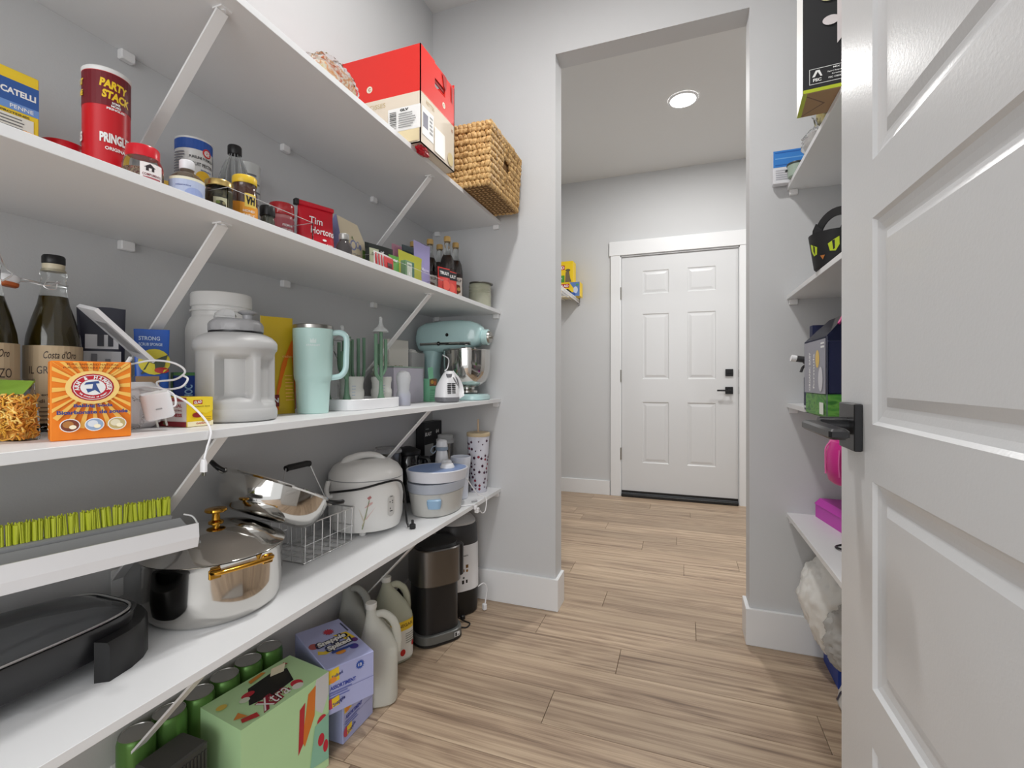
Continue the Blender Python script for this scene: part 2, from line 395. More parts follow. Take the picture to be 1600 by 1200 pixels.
# baseboards
def bb(name, mb): return struct(mb, name, TRIM)
def board(mb, x0, x1, y0, y1, ax, sgn, h=.14):
    # chamfered top edge
    mb.box(x0, x1, y0, y1, 0, h)
T_ = .014
m = MB(); m.rbox(XL, -.526+T_, PY0-T_, PY0, 0, .14, .0015); m.rbox(-.526, -.526+T_, PY0-.001, PY1, 0, .14, .0015); bb('baseboard_far_left', m)
m = MB(); m.rbox(.245-T_, XR, PY0-T_, PY0, 0, .14, .0015); m.rbox(.245-T_, .245, PY0-.001, PY1, 0, .14, .0015); bb('baseboard_far_right', m)
bb('baseboard_left', MB().rbox(XL, XL+T_, .07, PY0-T_, 0, .14, .0015))
bb('baseboard_right', MB().rbox(XR-T_, XR, .07, PY0-T_, 0, .14, .0015))
m = MB(); m.rbox(-1.2, -.5984, YD-T_, YD, 0, .125, .0015); m.rbox(.5, 2.2, YD-T_, YD, 0, .125, .0015); bb('baseboard_back', m)
# door casing of the hall door
m = MB(); m.rbox(-.5904, -.508, YD-.016, YD, 0, 2.1, .0015); m.rbox(.437, .52, YD-.016, YD, 0, 2.1, .0015); m.rbox(-.602, .532, YD-.02, YD, 2.1, 2.222, .0015)
struct(m, 'trim_1', TRIM)
m = MB(); m.box(DX0-.012, DX0-.003, YD-.004, YD+.1, 0, DZ1+.012).box(DX1+.003, DX1+.012, YD-.004, YD+.1, 0, DZ1+.012).box(DX0-.012, DX1+.012, YD-.004, YD+.1, DZ1+.003, DZ1+.012)
struct(m, 'trim_2', TRIM)
# ---- panelled doors (local: x width, z height, front -Y)
def panel(mb, x0, x1, z0, z1, th, prof):
    for sg in (-1, 1):
        v = []; f = []
        for ins, dep in prof:
            for (x, z) in ((x0+ins, z0+ins), (x1-ins, z0+ins), (x1-ins, z1-ins), (x0+ins, z1-ins)):
                v.append((x, sg*(th/2-dep), z))
        n = len(prof)
        for r in range(n-1):
            for i in range(4): f.append((r*4+i, r*4+(i+1) % 4, r*4+4+(i+1) % 4, r*4+4+i))
        f.append(tuple((n-1)*4+i for i in range(4))); mb.add(v, f)
    return mb
def leaf(root, W, H, th, cols, rows, prof):
    """cols: list of (x0,x1) panels, rows: (z0,z1)"""
    xs = [0]+[v for c in cols for v in c]+[W]; zs = [0]+[v for r in rows for v in r]+[H]
    for i in range(0, len(xs), 2):
        MB().box(xs[i], xs[i+1], -th/2, th/2, 0, H).obj('stile', DOORW, root, False)
    for c in cols:
        for i in range(0, len(zs), 2): MB().box(c[0], c[1], -th/2, th/2, zs[i], zs[i+1]).obj('rail', DOORW, root, False)
        for r in rows: panel(MB(), c[0], c[1], r[0], r[1], th, prof).obj('panel', DOORW, root, False)
d1 = bpy.data.objects.new('door_1', None); COL.objects.link(d1); d1.location = (DX0, YD+.03, DZ0); d1['kind'] = 'structure'
leaf(d1, DX1-DX0, DZ1-DZ0, .04, [(.1755, .3922), (.5395, .7587)], [(.248, .7738), (.972, 1.533), (1.706, 1.905)], [(0, 0), (.006, .005), (.016, .0055), (.034, .0015)])
for z in (.32, 1.0, 1.72): MB().box(-.012, .001, -.034, -.02, z-.05, z+.05).tube([(-.006, -.037, z-.052), (-.006, -.037, z+.052)], .006, 10).obj('hinge', NICK, d1)
MB().rbox(.83, .888, -.032, -.0205, .995, 1.053, .002).rbox(.843, .875, -.046, -.032, 1.017, 1.03, .002).obj('deadbolt', BLACKM, d1)
h_ = MB().rbox(.829, .887, -.032, -.0205, .85, .908, .002).obj('handle_plate', BLACKM, d1)
MB().tube([(.858, -.03, .879), (.858, -.07, .879)], .01, 12).rbox(.765, .868, -.078, -.066, .872, .886, .002).obj('lever', BLACKM, h_)
MB().box(.0, DX1-DX0, -.022, .0, -.02, -.001).obj('sweep', BLACK, d1, False)
MB().box(.926, .934, -.034, -.03, .99, 1.05).box(.926, .934, -.034, -.03, .85, .91).obj('strike_plate', NICK, d1, False)
struct(MB().rbox(DX0, DX1, YD-.03, YD+.1, 0, .026, .004), 'trim_3', BLACK)
# ---- pantry door leaf, open at right
d2 = bpy.data.objects.new('door_2', None); COL.objects.link(d2); d2.location = (.2475, .85, .01); d2.rotation_euler = (0, 0, D(-90)); d2['kind'] = 'structure'
# local x runs toward -Y world, local -Y looks to -X world
leaf(d2, .78, 2.02, .035, [(.124, .656)], [(.275, .54), (.6145, .881), (.9545, 1.2195), (1.2936, 1.56), (1.635, 1.90)], [(0, 0), (.004, .0045), (.011, .0065), (.02, .0075), (.024, .0075), (.036, .0035)])
hp = MB().rbox(.027, .092, -.028, -.0178, .914, .979, .0012).obj('handle_plate', BLACKM, d2)
MB().tube([(.06, -.027, .9465), (.06, -.062, .9465)], .0125, 20).obj('handle_neck', BLACKM, hp)
MB().rbox(.052, .192, -.082, -.06, .940, .953, .003).obj('lever', BLACKM, hp)
MB().tube([(.069, -.0605, .9365), (.069, -.0607, .9405)], .002, 8).obj('set_screw', NICK, hp)
MB().rbox(-.0008, .0002, -.012, .012, .92, .975, .0003).obj('latch_plate', NICK, d2)
for z in (.2, 1.0, 1.8): MB().box(.775, .786, -.017, .017, z-.045, z+.045).obj('hinge', NICK, d2)
# ---- ceiling lamps
for (x, y, lb) in ((.006, 3.18, 'round flush ceiling downlight in hall beyond the opening'), (-.30, 1.05, 'round flush ceiling downlight above the pantry shelves'), (1.45, 3.1, 'round flush ceiling downlight at the far right of the hall')):
    t = thing('ceiling_downlight', lb, 'ceiling light', (x, y, CZ))
    MB().lathe([(.092, -.001), (.092, -.004), (.086, -.008), (.078, -.009), (.078, -.001)], 40, cap=False).obj('trim_ring', WHITE, t)
    MB().lathe([(.078, -.001), (.078, -.006)], 40).obj('diffuser', LAMP, t)
# ================================================================== SHELVES
LV = {'A': 1.748, 'B': 1.3375, 'C': .932, 'D': .519}
names = {'A': 'top', 'B': 'second', 'C': 'third', 'D': 'lowest'}
what = {'A': 'carrying the red carton and woven basket', 'B': 'carrying jars, cans and coffee bags', 'C': 'carrying the mixer, tumbler and oil bottles', 'D': 'carrying pots and the rice cooker'}
whatR = {'A': 'under the black paper bag', 'B': 'under the black cat bucket', 'C': 'under the clear zip pouch', 'D': 'under the magenta box'}
def bracket(parent, x0, x1, y, z):
    # strut from the shelf underside down to the wall, plus wall and shelf legs
    b = thing('x', '', '') if False else None
    dx = x1-x0; sg = 1 if dx > 0 else -1
    m = MB(); w2 = .0115
    p = [(x0, z-.002), (x0+sg*.016, z-.002), (x1, z-.30), (x1, z-.322)]
    # flat bar along the diagonal
    a = Vector((x0, 0, z-.004)); bq = Vector((x1, 0, z-.32)); d = (bq-a).normalized(); n = Vector((-d.z, 0, d.x))*.0022
    v = [(*(a+n),)]
    pts = [(a+n), (a-n), (bq-n), (bq+n)]
    m.prism([(q.x, q.z) for q in pts], y-w2, y+w2)
    m.box(min(x0-sg*.012, x0+sg*.012), max(x0-sg*.012, x0+sg*.012), y-w2, y+w2, z-.003, z-.0002)
    m.box(min(x1, x1+sg*.0025), max(x1, x1+sg*.0025), y-w2, y+w2, z-.36, z-.30)
    m.lathe([(.0055, -.0055), (.004, -.003)], 12, M=Matrix.Translation((x0-sg*.004, y, z)))
    return m.obj('bracket', CLIP, parent, False)
def clip(parent, x, y, z, ax):
    m = MB()
    if ax == 'L': m.rbox(x, x+.016, y-.014, y+.014, z-.021, z-.0002, .002)
    elif ax == 'R': m.rbox(x-.016, x, y-.014, y+.014, z-.021, z-.0002, .002)
    else: m.rbox(x-.014, x+.014, y-.016, y, z-.021, z-.0002, .002)
    return m.obj('shelf_clip', CLIP, parent, False)
for k, z in LV.items():
    t = thing('wall_shelf', 'white %s shelf on the left wall, %s' % (names[k], what[k]), 'shelf', (0, 0, 0))
    MB().rbox(XL, -.785, .08, PY0, z-.016, z, .0006).obj('board', SHELF, t, False)
    for y in (.66, 1.45): bracket(t, -.83, XL+.004, y, z-.016)
    for y in (.24, .675, 1.109, 1.545): clip(t, XL, y, z-.016, 'L')
    for x in (-1.11, -.805): clip(t, x, PY0, z-.016, 'F')
    t = thing('wall_shelf', 'white %s shelf on the right wall, %s' % (names[k], whatR[k]), 'shelf', (0, 0, 0))
    MB().rbox(.371, XR, .08, PY0, z-.016, z, .0006).obj('board', SHELF, t, False)
    for y in (.5, 1.1): bracket(t, .41, XR-.004, y, z-.016)
    for y in (.7, 1.2, 1.7): clip(t, XR, y, z-.016, 'R')
    for x in (.392, .70): clip(t, x, PY0, z-.016, 'F')
# ================================================================== TOP SHELF (left)
zA, zB, zC, zD = LV['A'], LV['B'], LV['C'], LV['D']
Z0 = .0003
CARDR = mat('red_cardboard', (222, 46, 38), .5); CARDC = mat('cream_cardboard', (226, 214, 196), .55)
t = thing('carton', 'open red and cream cardboard carton overhanging the top shelf beside the woven basket', 'carton', (-.8985, 1.3715, zA+Z0))
X0, X1, Y0, Y1, H, s_ = -.1465, .1465, -.1135, .1135, .305, .158
MB().box(X0, X1, Y0, Y1, 0, .003).box(X0, X1, Y0, Y0+.003, 0, s_).box(X0, X1, Y1-.003, Y1, 0, s_).box(X0, X0+.003, Y0, Y1, 0, s_).box(X1-.003, X1, Y0, Y1, 0, s_).obj('carton_base', CARDC, t, False)
MB().box(X0, X1, Y0, Y0+.003, s_, H-.002).box(X0, X1, Y1-.003, Y1, s_, H).box(X0, X0+.003, Y0, Y1, s_, H).obj('carton_upper', CARDR, t, False)
def plate_hole(mb, x0, x1, pts_out, y0, y1, z0, z1, hole):
    pass
# side panel facing the aisle with a hand hole
m = MB(); hy0, hy1, hz0, hz1 = -.025, .045, .222, .250
m.box(X1-.003, X1, Y0, hy0, s_, H-.002).box(X1-.003, X1, hy1, Y1, s_, H-.012).box(X1-.003, X1, hy0, hy1, s_, hz0).box(X1-.003, X1, hy0, hy1, hz1, H-.008)
for (yy, a0) in ((hy0, 0), (hy1, 1)):
    pass
m.obj('handle_panel', CARDR, t, False)
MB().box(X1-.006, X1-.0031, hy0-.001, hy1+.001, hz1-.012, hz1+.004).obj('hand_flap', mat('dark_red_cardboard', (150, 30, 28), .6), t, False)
deco(t, right(X1), [('e', .035, .192, .010, .010, CRM), ('t', 'C', .035, .192, .008, .009, (120, 80, 60), .04), ('t', 'RETTES', -.055, .140, .05, .012, (196, 170, 120), 0), ('r', -.107, .03, -.035, .118, WHT), ('r', -.10, .055, -.07, .10, (120, 120, 135)), ('t', 'KS', .095, .135, .012, .010, (170, 110, 90))] + lines(-.06, .105, -.04, 5, .012, GRY)+[('r', -.03, .01, .04, .09, (238, 234, 226)), ('e', .08, .03, .02, .022, (226, 208, 160)), ('r', -.1135, .1575, .1135, .158, CRM), ('p', [(.02, .305-.012), (.033, .255), (.04, .25), (.05, .252), (.05, .293)], (176, 34, 30)), ('p', [(.085, .29), (.088, .235), (.098, .232), (.10, .28)], (176, 34, 30))])
deco(t, front(Y0), [('e', -.04, .197, .011, .011, CRM), ('t', 'C', -.04, .197, .009, .010, (120, 80, 60), .04), ('t', 'SAUCISSES', -.03, .137, .10, .014, (200, 178, 130), 0), ('r', .03, .045, .1465, .118, WHT)] + barcode(.034, .05, .03, .06, True, seed=4) + [('t', 'GLV', .09, .108, .03, .008, BLK, .05)] + lines(.07, .098, .135, 7, .007, GRY)+[('r', .05, .005, .144, .042, (226, 210, 170))])
t = thing('foil_packet', 'small crumpled red foil packet poking out under the near corner of the red carton', 'packet', (-.766, 1.2925, zA-.011))
blob((0, 0, 0), (.0125, .035, .012), mat('red_foil', (186, 22, 38), .3), 'wrapper', t, 3, .35, 9, 24, 14, False, ridge=.3)
# --- snack bag
t = thing('snack_bag', 'clear bag of yellow and orange crackers lying at the edge of the top shelf', 'snack bag', (-.868, 1.00, zA+.048))
blob((0, 0, 0), (.045, .082, .050), mottle('cracker_mix', [(240, 204, 96), (246, 240, 220), (232, 160, 96), (248, 242, 230), (226, 120, 66)], 26, .4, 3), 'contents', t, 5, .12, 7, ridge=.15)
blob((0, 0, .002), (.050, .090, .056), mat('bag_film', (250, 250, 250), .12, trans=1, ior=1.05), 'bag_film', t, 6, .16, 8, ridge=.1)
# --- woven basket : rows of twisted strands
STRAW = mottle('water_hyacinth', [(150, 112, 62), (196, 156, 98), (214, 178, 122), (176, 136, 80)], 60, .6, 4, (1, 1, 1))
t = thing('woven_basket', 'woven water hyacinth basket with a hand hole at the far end of the top shelf', 'basket', (-.853, 1.782, zA+Z0))
bx, by, bh, nr = .187, .172, .222, 10
rh = bh/nr; cutz = (5, 6); 
def lump(mb, p, d, up, ln, r):
    # a slanted strand: small six-sided spindle
    a = d.cross(up).normalized(); dd = (d*.74+up*.67).normalized(); b = a.cross(dd).normalized()
    v = []; f = []
    for q, k in ((-1, .35), (-.5, .95), (0, 1.05), (.5, .95), (1, .35)):
        for i in range(6):
            g = 2*PI*i/6; v.append(p+dd*(ln*q)+a*(math.cos(g)*r*k*.8)+b*(math.sin(g)*r*k))
    for j in range(4):
        for i in range(6): f.append((j*6+i, j*6+(i+1) % 6, j*6+6+(i+1) % 6, j*6+6+i))
    f.append((5, 4, 3, 2, 1, 0)); f.append(tuple(24+i for i in range(6))); mb.add(v, f)
rb = random.Random(2)
for r in range(nr+1):
    m = MB(); z = rh*(r+.5) if r < nr else bh+.002
    k = .94+.06*r/nr
    for (ax, ay, cx, cy, L_) in ((1, 0, 0, -1, bx), (0, 1, 1, 0, by), (-1, 0, 0, 1, bx), (0, -1, -1, 0, by)):
        d = Vector((ax, ay, 0)); n = int(2*L_/.0185)
        for i in range(n):
            s = -L_+2*L_*(i+.5)/n
            if cx == 1 and r in cutz and -.045 < s < .045: continue
            p = Vector((ax*s*k+cx*(bx)*k, ay*s*k+cy*(by)*k, z+rb.uniform(-.001, .001)))
            lump(m, p+Vector((cx, cy, 0))*rb.uniform(-.0015, .0015), d, Vector((0, 0, 1 if (r % 2) else -1)), .0155*rb.uniform(.9, 1.1), rh*.46*rb.uniform(.85, 1.15))
    m.obj('woven_row' if r < nr else 'woven_rim', STRAW, t, True, 60)
m = MB(); g = .006
m.box(-bx*.93, bx*.93, -by*.93, -by*.93+g, .004, bh).box(-bx*.93, bx*.93, by*.93-g, by*.93, .004, bh).box(-bx*.93, -bx*.93+g, -by*.93, by*.93, .004, bh)
m.box(bx*.93-g, bx*.93, -by*.93, -.045, .004, bh).box(bx*.93-g, bx*.93, .045, by*.93, .004, bh).box(bx*.93-g, bx*.93, -.045, .045, .004, rh*5).box(bx*.93-g, bx*.93, -.045, .045, rh*7, bh).box(-bx*.93, bx*.93, -by*.93, by*.93, .003, .008)
m.obj('inner_wall', mat('dark_straw', (120, 88, 50), .8), t, False)
m = MB()
for j in range(16):
    y = -by*.94+2*by*.94*(j+.5)/16
    for i in range(20):
        x = -bx*.94+2*bx*.94*(i+.5)/20
        if x < -.02: continue
        lump(m, Vector((x, y, .0085)), Vector((1, 0, 0)), Vector((0, 1 if j % 2 else -1, 0)), .0125, .0088)
m.obj('woven_base', STRAW, t, True, 60)
# ================================================================== SECOND SHELF (left)
z = zB+Z0
def facecam(x, y): return math.degrees(math.atan2(-x, y))
PBLUE = mat('carton_blue', (52, 92, 160), .45); 
t = carton('pasta_box', 'blue and yellow pasta box standing at the near end of the second shelf', 'pasta box', (-1.02, .40, z), 86, .13, .04, .177, mat('carton_yellow', (238, 204, 48), .45))
deco(t, front(-.02), [('r', -.0648, .112, .0648, .159, (52, 92, 160)), ('r', -.0648, .112, .0648, .124, (112, 150, 208)), ('t', 'CATELLI', .040, .141, .042, .010, WHT, .04), ('t', 'PENNE', .044, .118, .028, .006, WHT, .01), ('r', .012, .004, .058, .104, (226, 224, 214)), ('t', 'PROTEINES', .036, .107, .034, .0035, (60, 60, 60), .02)]+lines(.016, .100, .054, 12, .005, (110, 110, 110), .0018))
deco(t, left(-.065), [('r', -.02, .112, .02, .159, (52, 92, 160))])
t = thing('snack_packet', 'flat orange packet at the very edge of the second shelf below the pasta box', 'packet', (-.815, .389, z), 84)
mb, fr = pouch_shape(.05, .03, .011, seed=2); mb.obj('pouch', mat('orange_foil', (232, 160, 40), .35), t)
def jar(name, label, cat, c, zb, prof, mt, lidprof, lidmt, rz=None, contents=None, cmt=None, ribs=0, lidname='lid', bodyname='glass_body'):
    t = thing(name, label, cat, (c[0], c[1], zb), facecam(*c) if rz is None else rz)
    MB().lathe(prof, 40).obj(bodyname, mt, t)
    if contents: MB().lathe(contents, 32).obj('contents', cmt, t)
    if lidprof:
        m = MB().lathe(lidprof, 40)
        if ribs:
            r0, za, zb_ = ribs
            for i in range(40):
                a = 2*PI*i/40; m.box(-.0009, .0009, r0-.0006, r0+.0006, za, zb_, M=Matrix.Rotation(a, 4, 'Z'))
        m.obj(lidname, lidmt, t)
    return t
REDL = mat('red_lid_plastic', (206, 26, 40), .28)
t = jar('peanut_jar', 'low jar with wide red lid standing left of the tall red chip can', 'jar', (-1.045, .520), z, [(.029, 0), (.031, .003), (.031, .07), (.028, .078)], FROST, [(.0315, .078), (.0325, .08), (.0325, .101), (.031, .1035), (.028, .1035), (.0275, .1015)], REDL, contents=[(.028, .003), (.028, .066)], cmt=mottle('nut_mix', [(120, 70, 50), (160, 100, 70)], 60))
# chip can
t = thing('chip_can', 'tall red chip can with yellow party lettering and silver rim', 'chip can', (-.968, .545, z), 72)
MB().lathe([(.0333, 0), (.034, .003), (.0335, .006), (.0335, .216), (.034, .2185)], 48).obj('tube', mat('can_red', (200, 22, 34), .32), t)
MB().lathe([(.0343, .2185), (.0348, .2195), (.0348, .225), (.033, .227), (.031, .225)], 48).obj('plastic_lid', mat('clear_lid', (226, 226, 224), .3), t)
deco(t, cyl(.0336), [('r', -.104, .160, .104, .2178, (112, 18, 30)), ('t', 'PARTY', .004, .197, .040, .0145, YEL, .05, -.12), ('t', 'STACK', .008, .178, .042, .0145, YEL, .05, -.12), ('t', 'SOME', .006, .1665, .012, .004, WHT, .04), ('t', 'MORE', .006, .1610, .014, .004, WHT, .04), ('t', 'PRINGLES', .006, .1555, .026, .004, WHT, .04), ('t', 'PRINGLES', .007, .104, .046, .017, WHT, .05), ('t', 'ORIGINAL', .007, .086, .032, .006, WHT, .03), ('t', 'EAT', -.053, .198, .020, .011, YEL, .05), ('t', 'ME', -.050, .179, .013, .010, YEL, .05), ('t', 'PRINGLES', -.060, .104, .030, .017, WHT, .05), ('t', 'ORIGINAL', .082, .086, .032, .006, WHT, .03)], step=.007)
# small red lid jar with house label
t = jar('spice_jar', 'small glass jar with red lid and white house label beside the chip can', 'jar', (-.885, .553), z, [(.027, 0), (.0295, .004), (.030, .03), (.0295, .055), (.026, .065), (.0235, .068)], GLASS, [(.0235, .066), (.0243, .067), (.0243, .084), (.0228, .0865), (.02, .0865)], REDL, 58, [(.0275, .003), (.0278, .04), (.026, .046)], mottle('pepper_flakes', [(110, 60, 52), (176, 150, 120), (90, 84, 70), (170, 110, 96)], 200), lidname='lid')
deco(t, cyl(.0304), [('r', -.004, .018, .030, .054, (236, 228, 226)), ('p', [(.004, .040), (.016, .040), (.016, .046), (.0185, .046), (.010, .0525), (.0015, .046), (.004, .046)], (50, 40, 44)), ('r', .008, .040, .012, .045, (236, 228, 226)), ('t', 'COMPLIMENTS', .013, .034, .028, .004, (120, 50, 60)), ('r', .0, .02, .026, .03, (170, 90, 96))], step=.006)
t = thing('yellow_packet', 'small yellow packet tucked behind the red lidded spice jar', 'packet', (-.955, .648, z), 60)
mb, fr = pouch_shape(.04, .02, .075, seed=8); mb.obj('pouch', mat('mustard_foil', (214, 176, 60), .4), t)
# formula can
t = thing('formula_can', 'white can with blue top band and yellow fruit standing against the wall', 'can', (-1.055, .768, z), 62)
MB().lathe([(.0365, 0), (.037, .002), (.0362, .004), (.0362, .223), (.037, .2245), (.037, .2265), (.0355, .2265), (.0355, .223)], 48).obj('can_body', mat('can_white', (224, 224, 222), .35, .1), t)
deco(t, cyl(.0364), [('r', -.113, .2, .113, .2225, (40, 84, 168)), ('p', [(.05, .2), (.113, .2), (.113, .12), (.055, .12)], (40, 84, 168)), ('e', .022, .197, .0105, .0105, (200, 50, 50)), ('t', '@', .022, .197, .014, .013, WHT, .03), ('t', 'PURELINE FORMULA', .012, .182, .052, .006, (60, 60, 60), .02), ('t', 'FRUIT PECTIN', .012, .167, .048, .008, (70, 70, 70)), ('t', 'natural', .02, .156, .024, .005, (80, 110, 160)), ('e', .014, .14, .016, .014, (232, 184, 40)), ('e', .036, .128, .016, .014, (226, 160, 30))]+lines(-.05, .192, -.022, 12, .006, (120, 120, 130)), step=.007)
# white cap jar with pale blue label
t = jar('seasoning_jar', 'seasoning jar with small white cap and pale blue label at the shelf edge', 'jar', (-.862, .6145), z, [(.026, 0), (.028, .003), (.028, .045), (.0265, .053), (.019, .061), (.0105, .066), (.0105, .072)], mat('amber_grey_glass', (170, 156, 140), .05, trans=.85, ior=1.2), [(.0115, .071), (.0122, .072), (.0122, .086), (.011, .0875)], WHITE, contents=[(.0255, .003), (.0255, .045), (.024, .05)], cmt=mottle('ground_spice', [(120, 104, 84), (150, 132, 108)], 90), lidname='cap')
deco(t, cyl(.0284), [('r', -.034, .003, .036, .050, (226, 220, 196)), ('r', -.034, .003, .036, .045, (178, 188, 214)), ('e', .012, .02, .016, .012, (150, 164, 206)), ('t', 'seasoning', -.006, .034, .024, .004, (90, 100, 150))], step=.006)
# acrylic trays
def acryl(label, x0, x1, y0, y1, h, group=None):
    t = thing('acrylic_tray', label, 'tray', ((x0+x1)/2, (y0+y1)/2, z)); a, b = (x1-x0)/2, (y1-y0)/2; g = .0022
    MB().box(-a, a, -b, b, 0, g).obj('base', PLAST, t, False)
    for bx_ in ((-a, -a+g, -b, b), (a-g, a, -b, b), (-a+g, a-g, -b, -b+g), (-a+g, a-g, b-g, b)): MB().box(*bx_, g, h).obj('side_wall', PLAST, t, False)
    m = MB(); r = .0006
    m.tube([(-a, -b, h), (a, -b, h), (a, b, h), (-a, b, h)], r, 6, closed=True); m.obj('rim', mat('acrylic_edge', (205, 200, 200), .2, trans=.4), t)
    return t
acryl('low clear acrylic tray holding the olive jar and sauce jar', -.935, -.803, .650, .868, .046)
acryl('long clear acrylic tray full of tea and snack packets', -.955, -.803, 1.115, 1.50, .038)
zt = z+.0026
t = jar('olive_jar', 'jar of dark olives with gold lid in the clear tray', 'jar', (-.882, .694), zt, [(.022, 0), (.0242, .004), (.0245, .055), (.0235, .062), (.022, .068)], GLASS, [(.0235, .068), (.0245, .069), (.0245, .078), (.023, .0805), (.0205, .0808), (.02, .0795)], mat('gold_tin_lid', (206, 178, 112), .25, .8), 40, [(.0225, .002), (.0225, .056), (.020, .060)], mottle('olives', [(52, 50, 34), (84, 82, 56), (40, 38, 30), (104, 98, 66)], 70, .3))
deco(t, cyl(.0249), [('r', -.004, .012, .022, .043, (206, 204, 170)), ('e', .009, .028, .009, .009, (70, 66, 52)), ('e', .004, .033, .004, .003, (120, 140, 60)), ('e', .014, .032, .003, .003, (150, 140, 100)), ('t', 'OLIVES', .009, .016, .018, .003, (60, 60, 40))], step=.006)
t = thing('sauce_jar', 'dark sauce jar with yellow lid and orange label in the clear tray', 'jar', (-.899, .768, zt), 56)
MB().lathe([(.022, 0), (.0243, .003), (.0248, .02), (.0248, .085), (.0225, .092), (.0215, .104), (.0225, .106)], 40).obj('glass_body', mat('brown_sauce', (74, 48, 38), .12, coat=.6), t)
MB().lathe([(.0235, .105), (.0242, .106), (.0242, .119), (.0225, .1215)], 40).obj('lid', mat('yellow_lid', (232, 194, 52), .35), t)
deco(t, cyl(.0251), [('p', [(-.045, .022), (.045, .022), (.045, .054), (-.045, .066)], (238, 158, 36)), ('r', -.003, .052, .021, .081, (236, 206, 96)), ('t', 'VH', .009, .0665, .019, .019, BLK, .06, 0, .1), ('t', 'HONEY', .006, .043, .024, .0055, WHT, .02), ('t', 'GARLIC', .006, .034, .026, .0055, WHT, .02)], step=.006)
t = thing('clear_bottle', 'empty ribbed clear bottle with black cap behind the sauce jar', 'bottle', (-1.042, .862, z), 50)
pr_ = [(.034, 0), (.037, .004), (.038, .10), (.038, .15), (.034, .175), (.026, .205), (.0165, .228), (.0125, .236), (.0125, .243)]
MB().lathe(pr_, 12).obj('bottle_body', PLAST, t, True, 20)
m = MB()
for i in range(12):
    a = 2*PI*i/12; m.tube([((r+.0002)*math.cos(a), (r+.0002)*math.sin(a), zz) for r, zz in pr_[3:]], .0009, 5)
m.obj('moulded_ribs', mat('clear_rib', (225, 228, 228), .1, trans=.6), t)
MB().lathe([(.0148, .238), (.0155, .239), (.0155, .258), (.014, .2605)], 30).obj('cap', BLACK, t)
t = thing('ridged_can', 'tall pale can with silver rim right of the ribbed clear bottle', 'can', (-1.104, .952, z), 55)
MB().lathe([(.031, 0), (.0315, .003), (.031, .005), (.031, .255), (.032, .257), (.032, .26), (.0305, .26), (.0305, .257)], 40).obj('can_body', mat('can_pale', (212, 214, 212), .3, .2), t)
deco(t, cyl(.0313), lines(-.02, .23, .035, 9, .011, (120, 124, 130))+[('r', -.03, .02, .06, .11, (178, 60, 60))], step=.008)
t = jar('herb_jar', 'little dark herb jar with black cap and green label in the clear tray', 'jar', (-.899, .828), zt, [(.014, 0), (.0155, .002), (.0155, .045), (.014, .052), (.0125, .056)], mat('dark_glass', (70, 72, 62), .08, coat=.5), [(.0155, .056), (.0162, .057), (.0162, .076), (.0145, .0795)], BLACK, 50, lidname='cap')
deco(t, cyl(.0158), [('r', -.022, .006, .022, .036, (228, 226, 216)), ('r', -.003, .010, .016, .036, (46, 92, 76)), ('t', 'herb', .0065, .023, .014, .009, WHT, .02)], step=.005)
t = jar('berry_jar', 'jar with red lid and pink printed label behind the clear tray', 'jar', (-.988, .955), z, [(.027, 0), (.0295, .004), (.0295, .10), (.027, .110)], mat('pink_jar', (190, 120, 122), .2, coat=.4), [(.0295, .110), (.0305, .112), (.0305, .138), (.029, .141), (.026, .141), (.0255, .1385)], mat('deep_red_lid', (176, 30, 36), .2, coat=.5), 48)
deco(t, cyl(.0299), [('r', -.035, .01, .045, .10, (170, 78, 86)), ('e', -.014, .05, .011, .014, (206, 150, 156)), ('t', 'PREMIUM', .014, .082, .026, .006, WHT, .01), ('t', 'MIXED BERRY', .014, .070, .034, .006, WHT, .01), ('t', 'with vitamin C', .014, .058, .030, .005, WHT, .01)], step=.006)
# red coffee bag
t = thing('coffee_bag', 'folded red coffee bag with white script lettering and black tin tie', 'coffee bag', (-.955, 1.040, z), 70)
mb, fr = pouch_shape(.112, .066, .160, seed=11, dpow=1.6, wrinkle=.004, topw=.9); mb.obj('pouch', mat('red_foil_bag', (196, 16, 38), .32), t)
MB().rbox(-.054, .052, -.007, .004, .155, .168, .002).obj('folded_top', mat('red_foil_bag', (196, 16, 38), .3), t)
MB().rbox(-.060, -.050, -.010, .005, .152, .168, .001).obj('tin_tie', BLACK, t)
deco(t, fr, [('t', 'Tim', -.006, .118, .036, .021, WHT, .01, 0, .2), ('t', 'Hortons', .010, .090, .070, .020, WHT, .01, 0, .2), ('e', .012, .066, .006, .003, WHT), ('t', 'ORIGINAL BLEND', .012, .054, .050, .004, WHT)], base=.0015)
t = jar('dropper_jar', 'tiny dark jar with grey cap in front of the purple and cream bag', 'jar', (-.850, 1.030), z, [(.0185, 0), (.0205, .003), (.0205, .035), (.017, .046), (.0115, .053), (.0115, .057)], mat('smoke_glass', (96, 92, 92), .08, trans=.4, ior=1.2), [(.0125, .056), (.0130, .057), (.0130, .070), (.0115, .072)], mat('grey_cap', (176, 174, 170), .3, .4), lidname='cap')
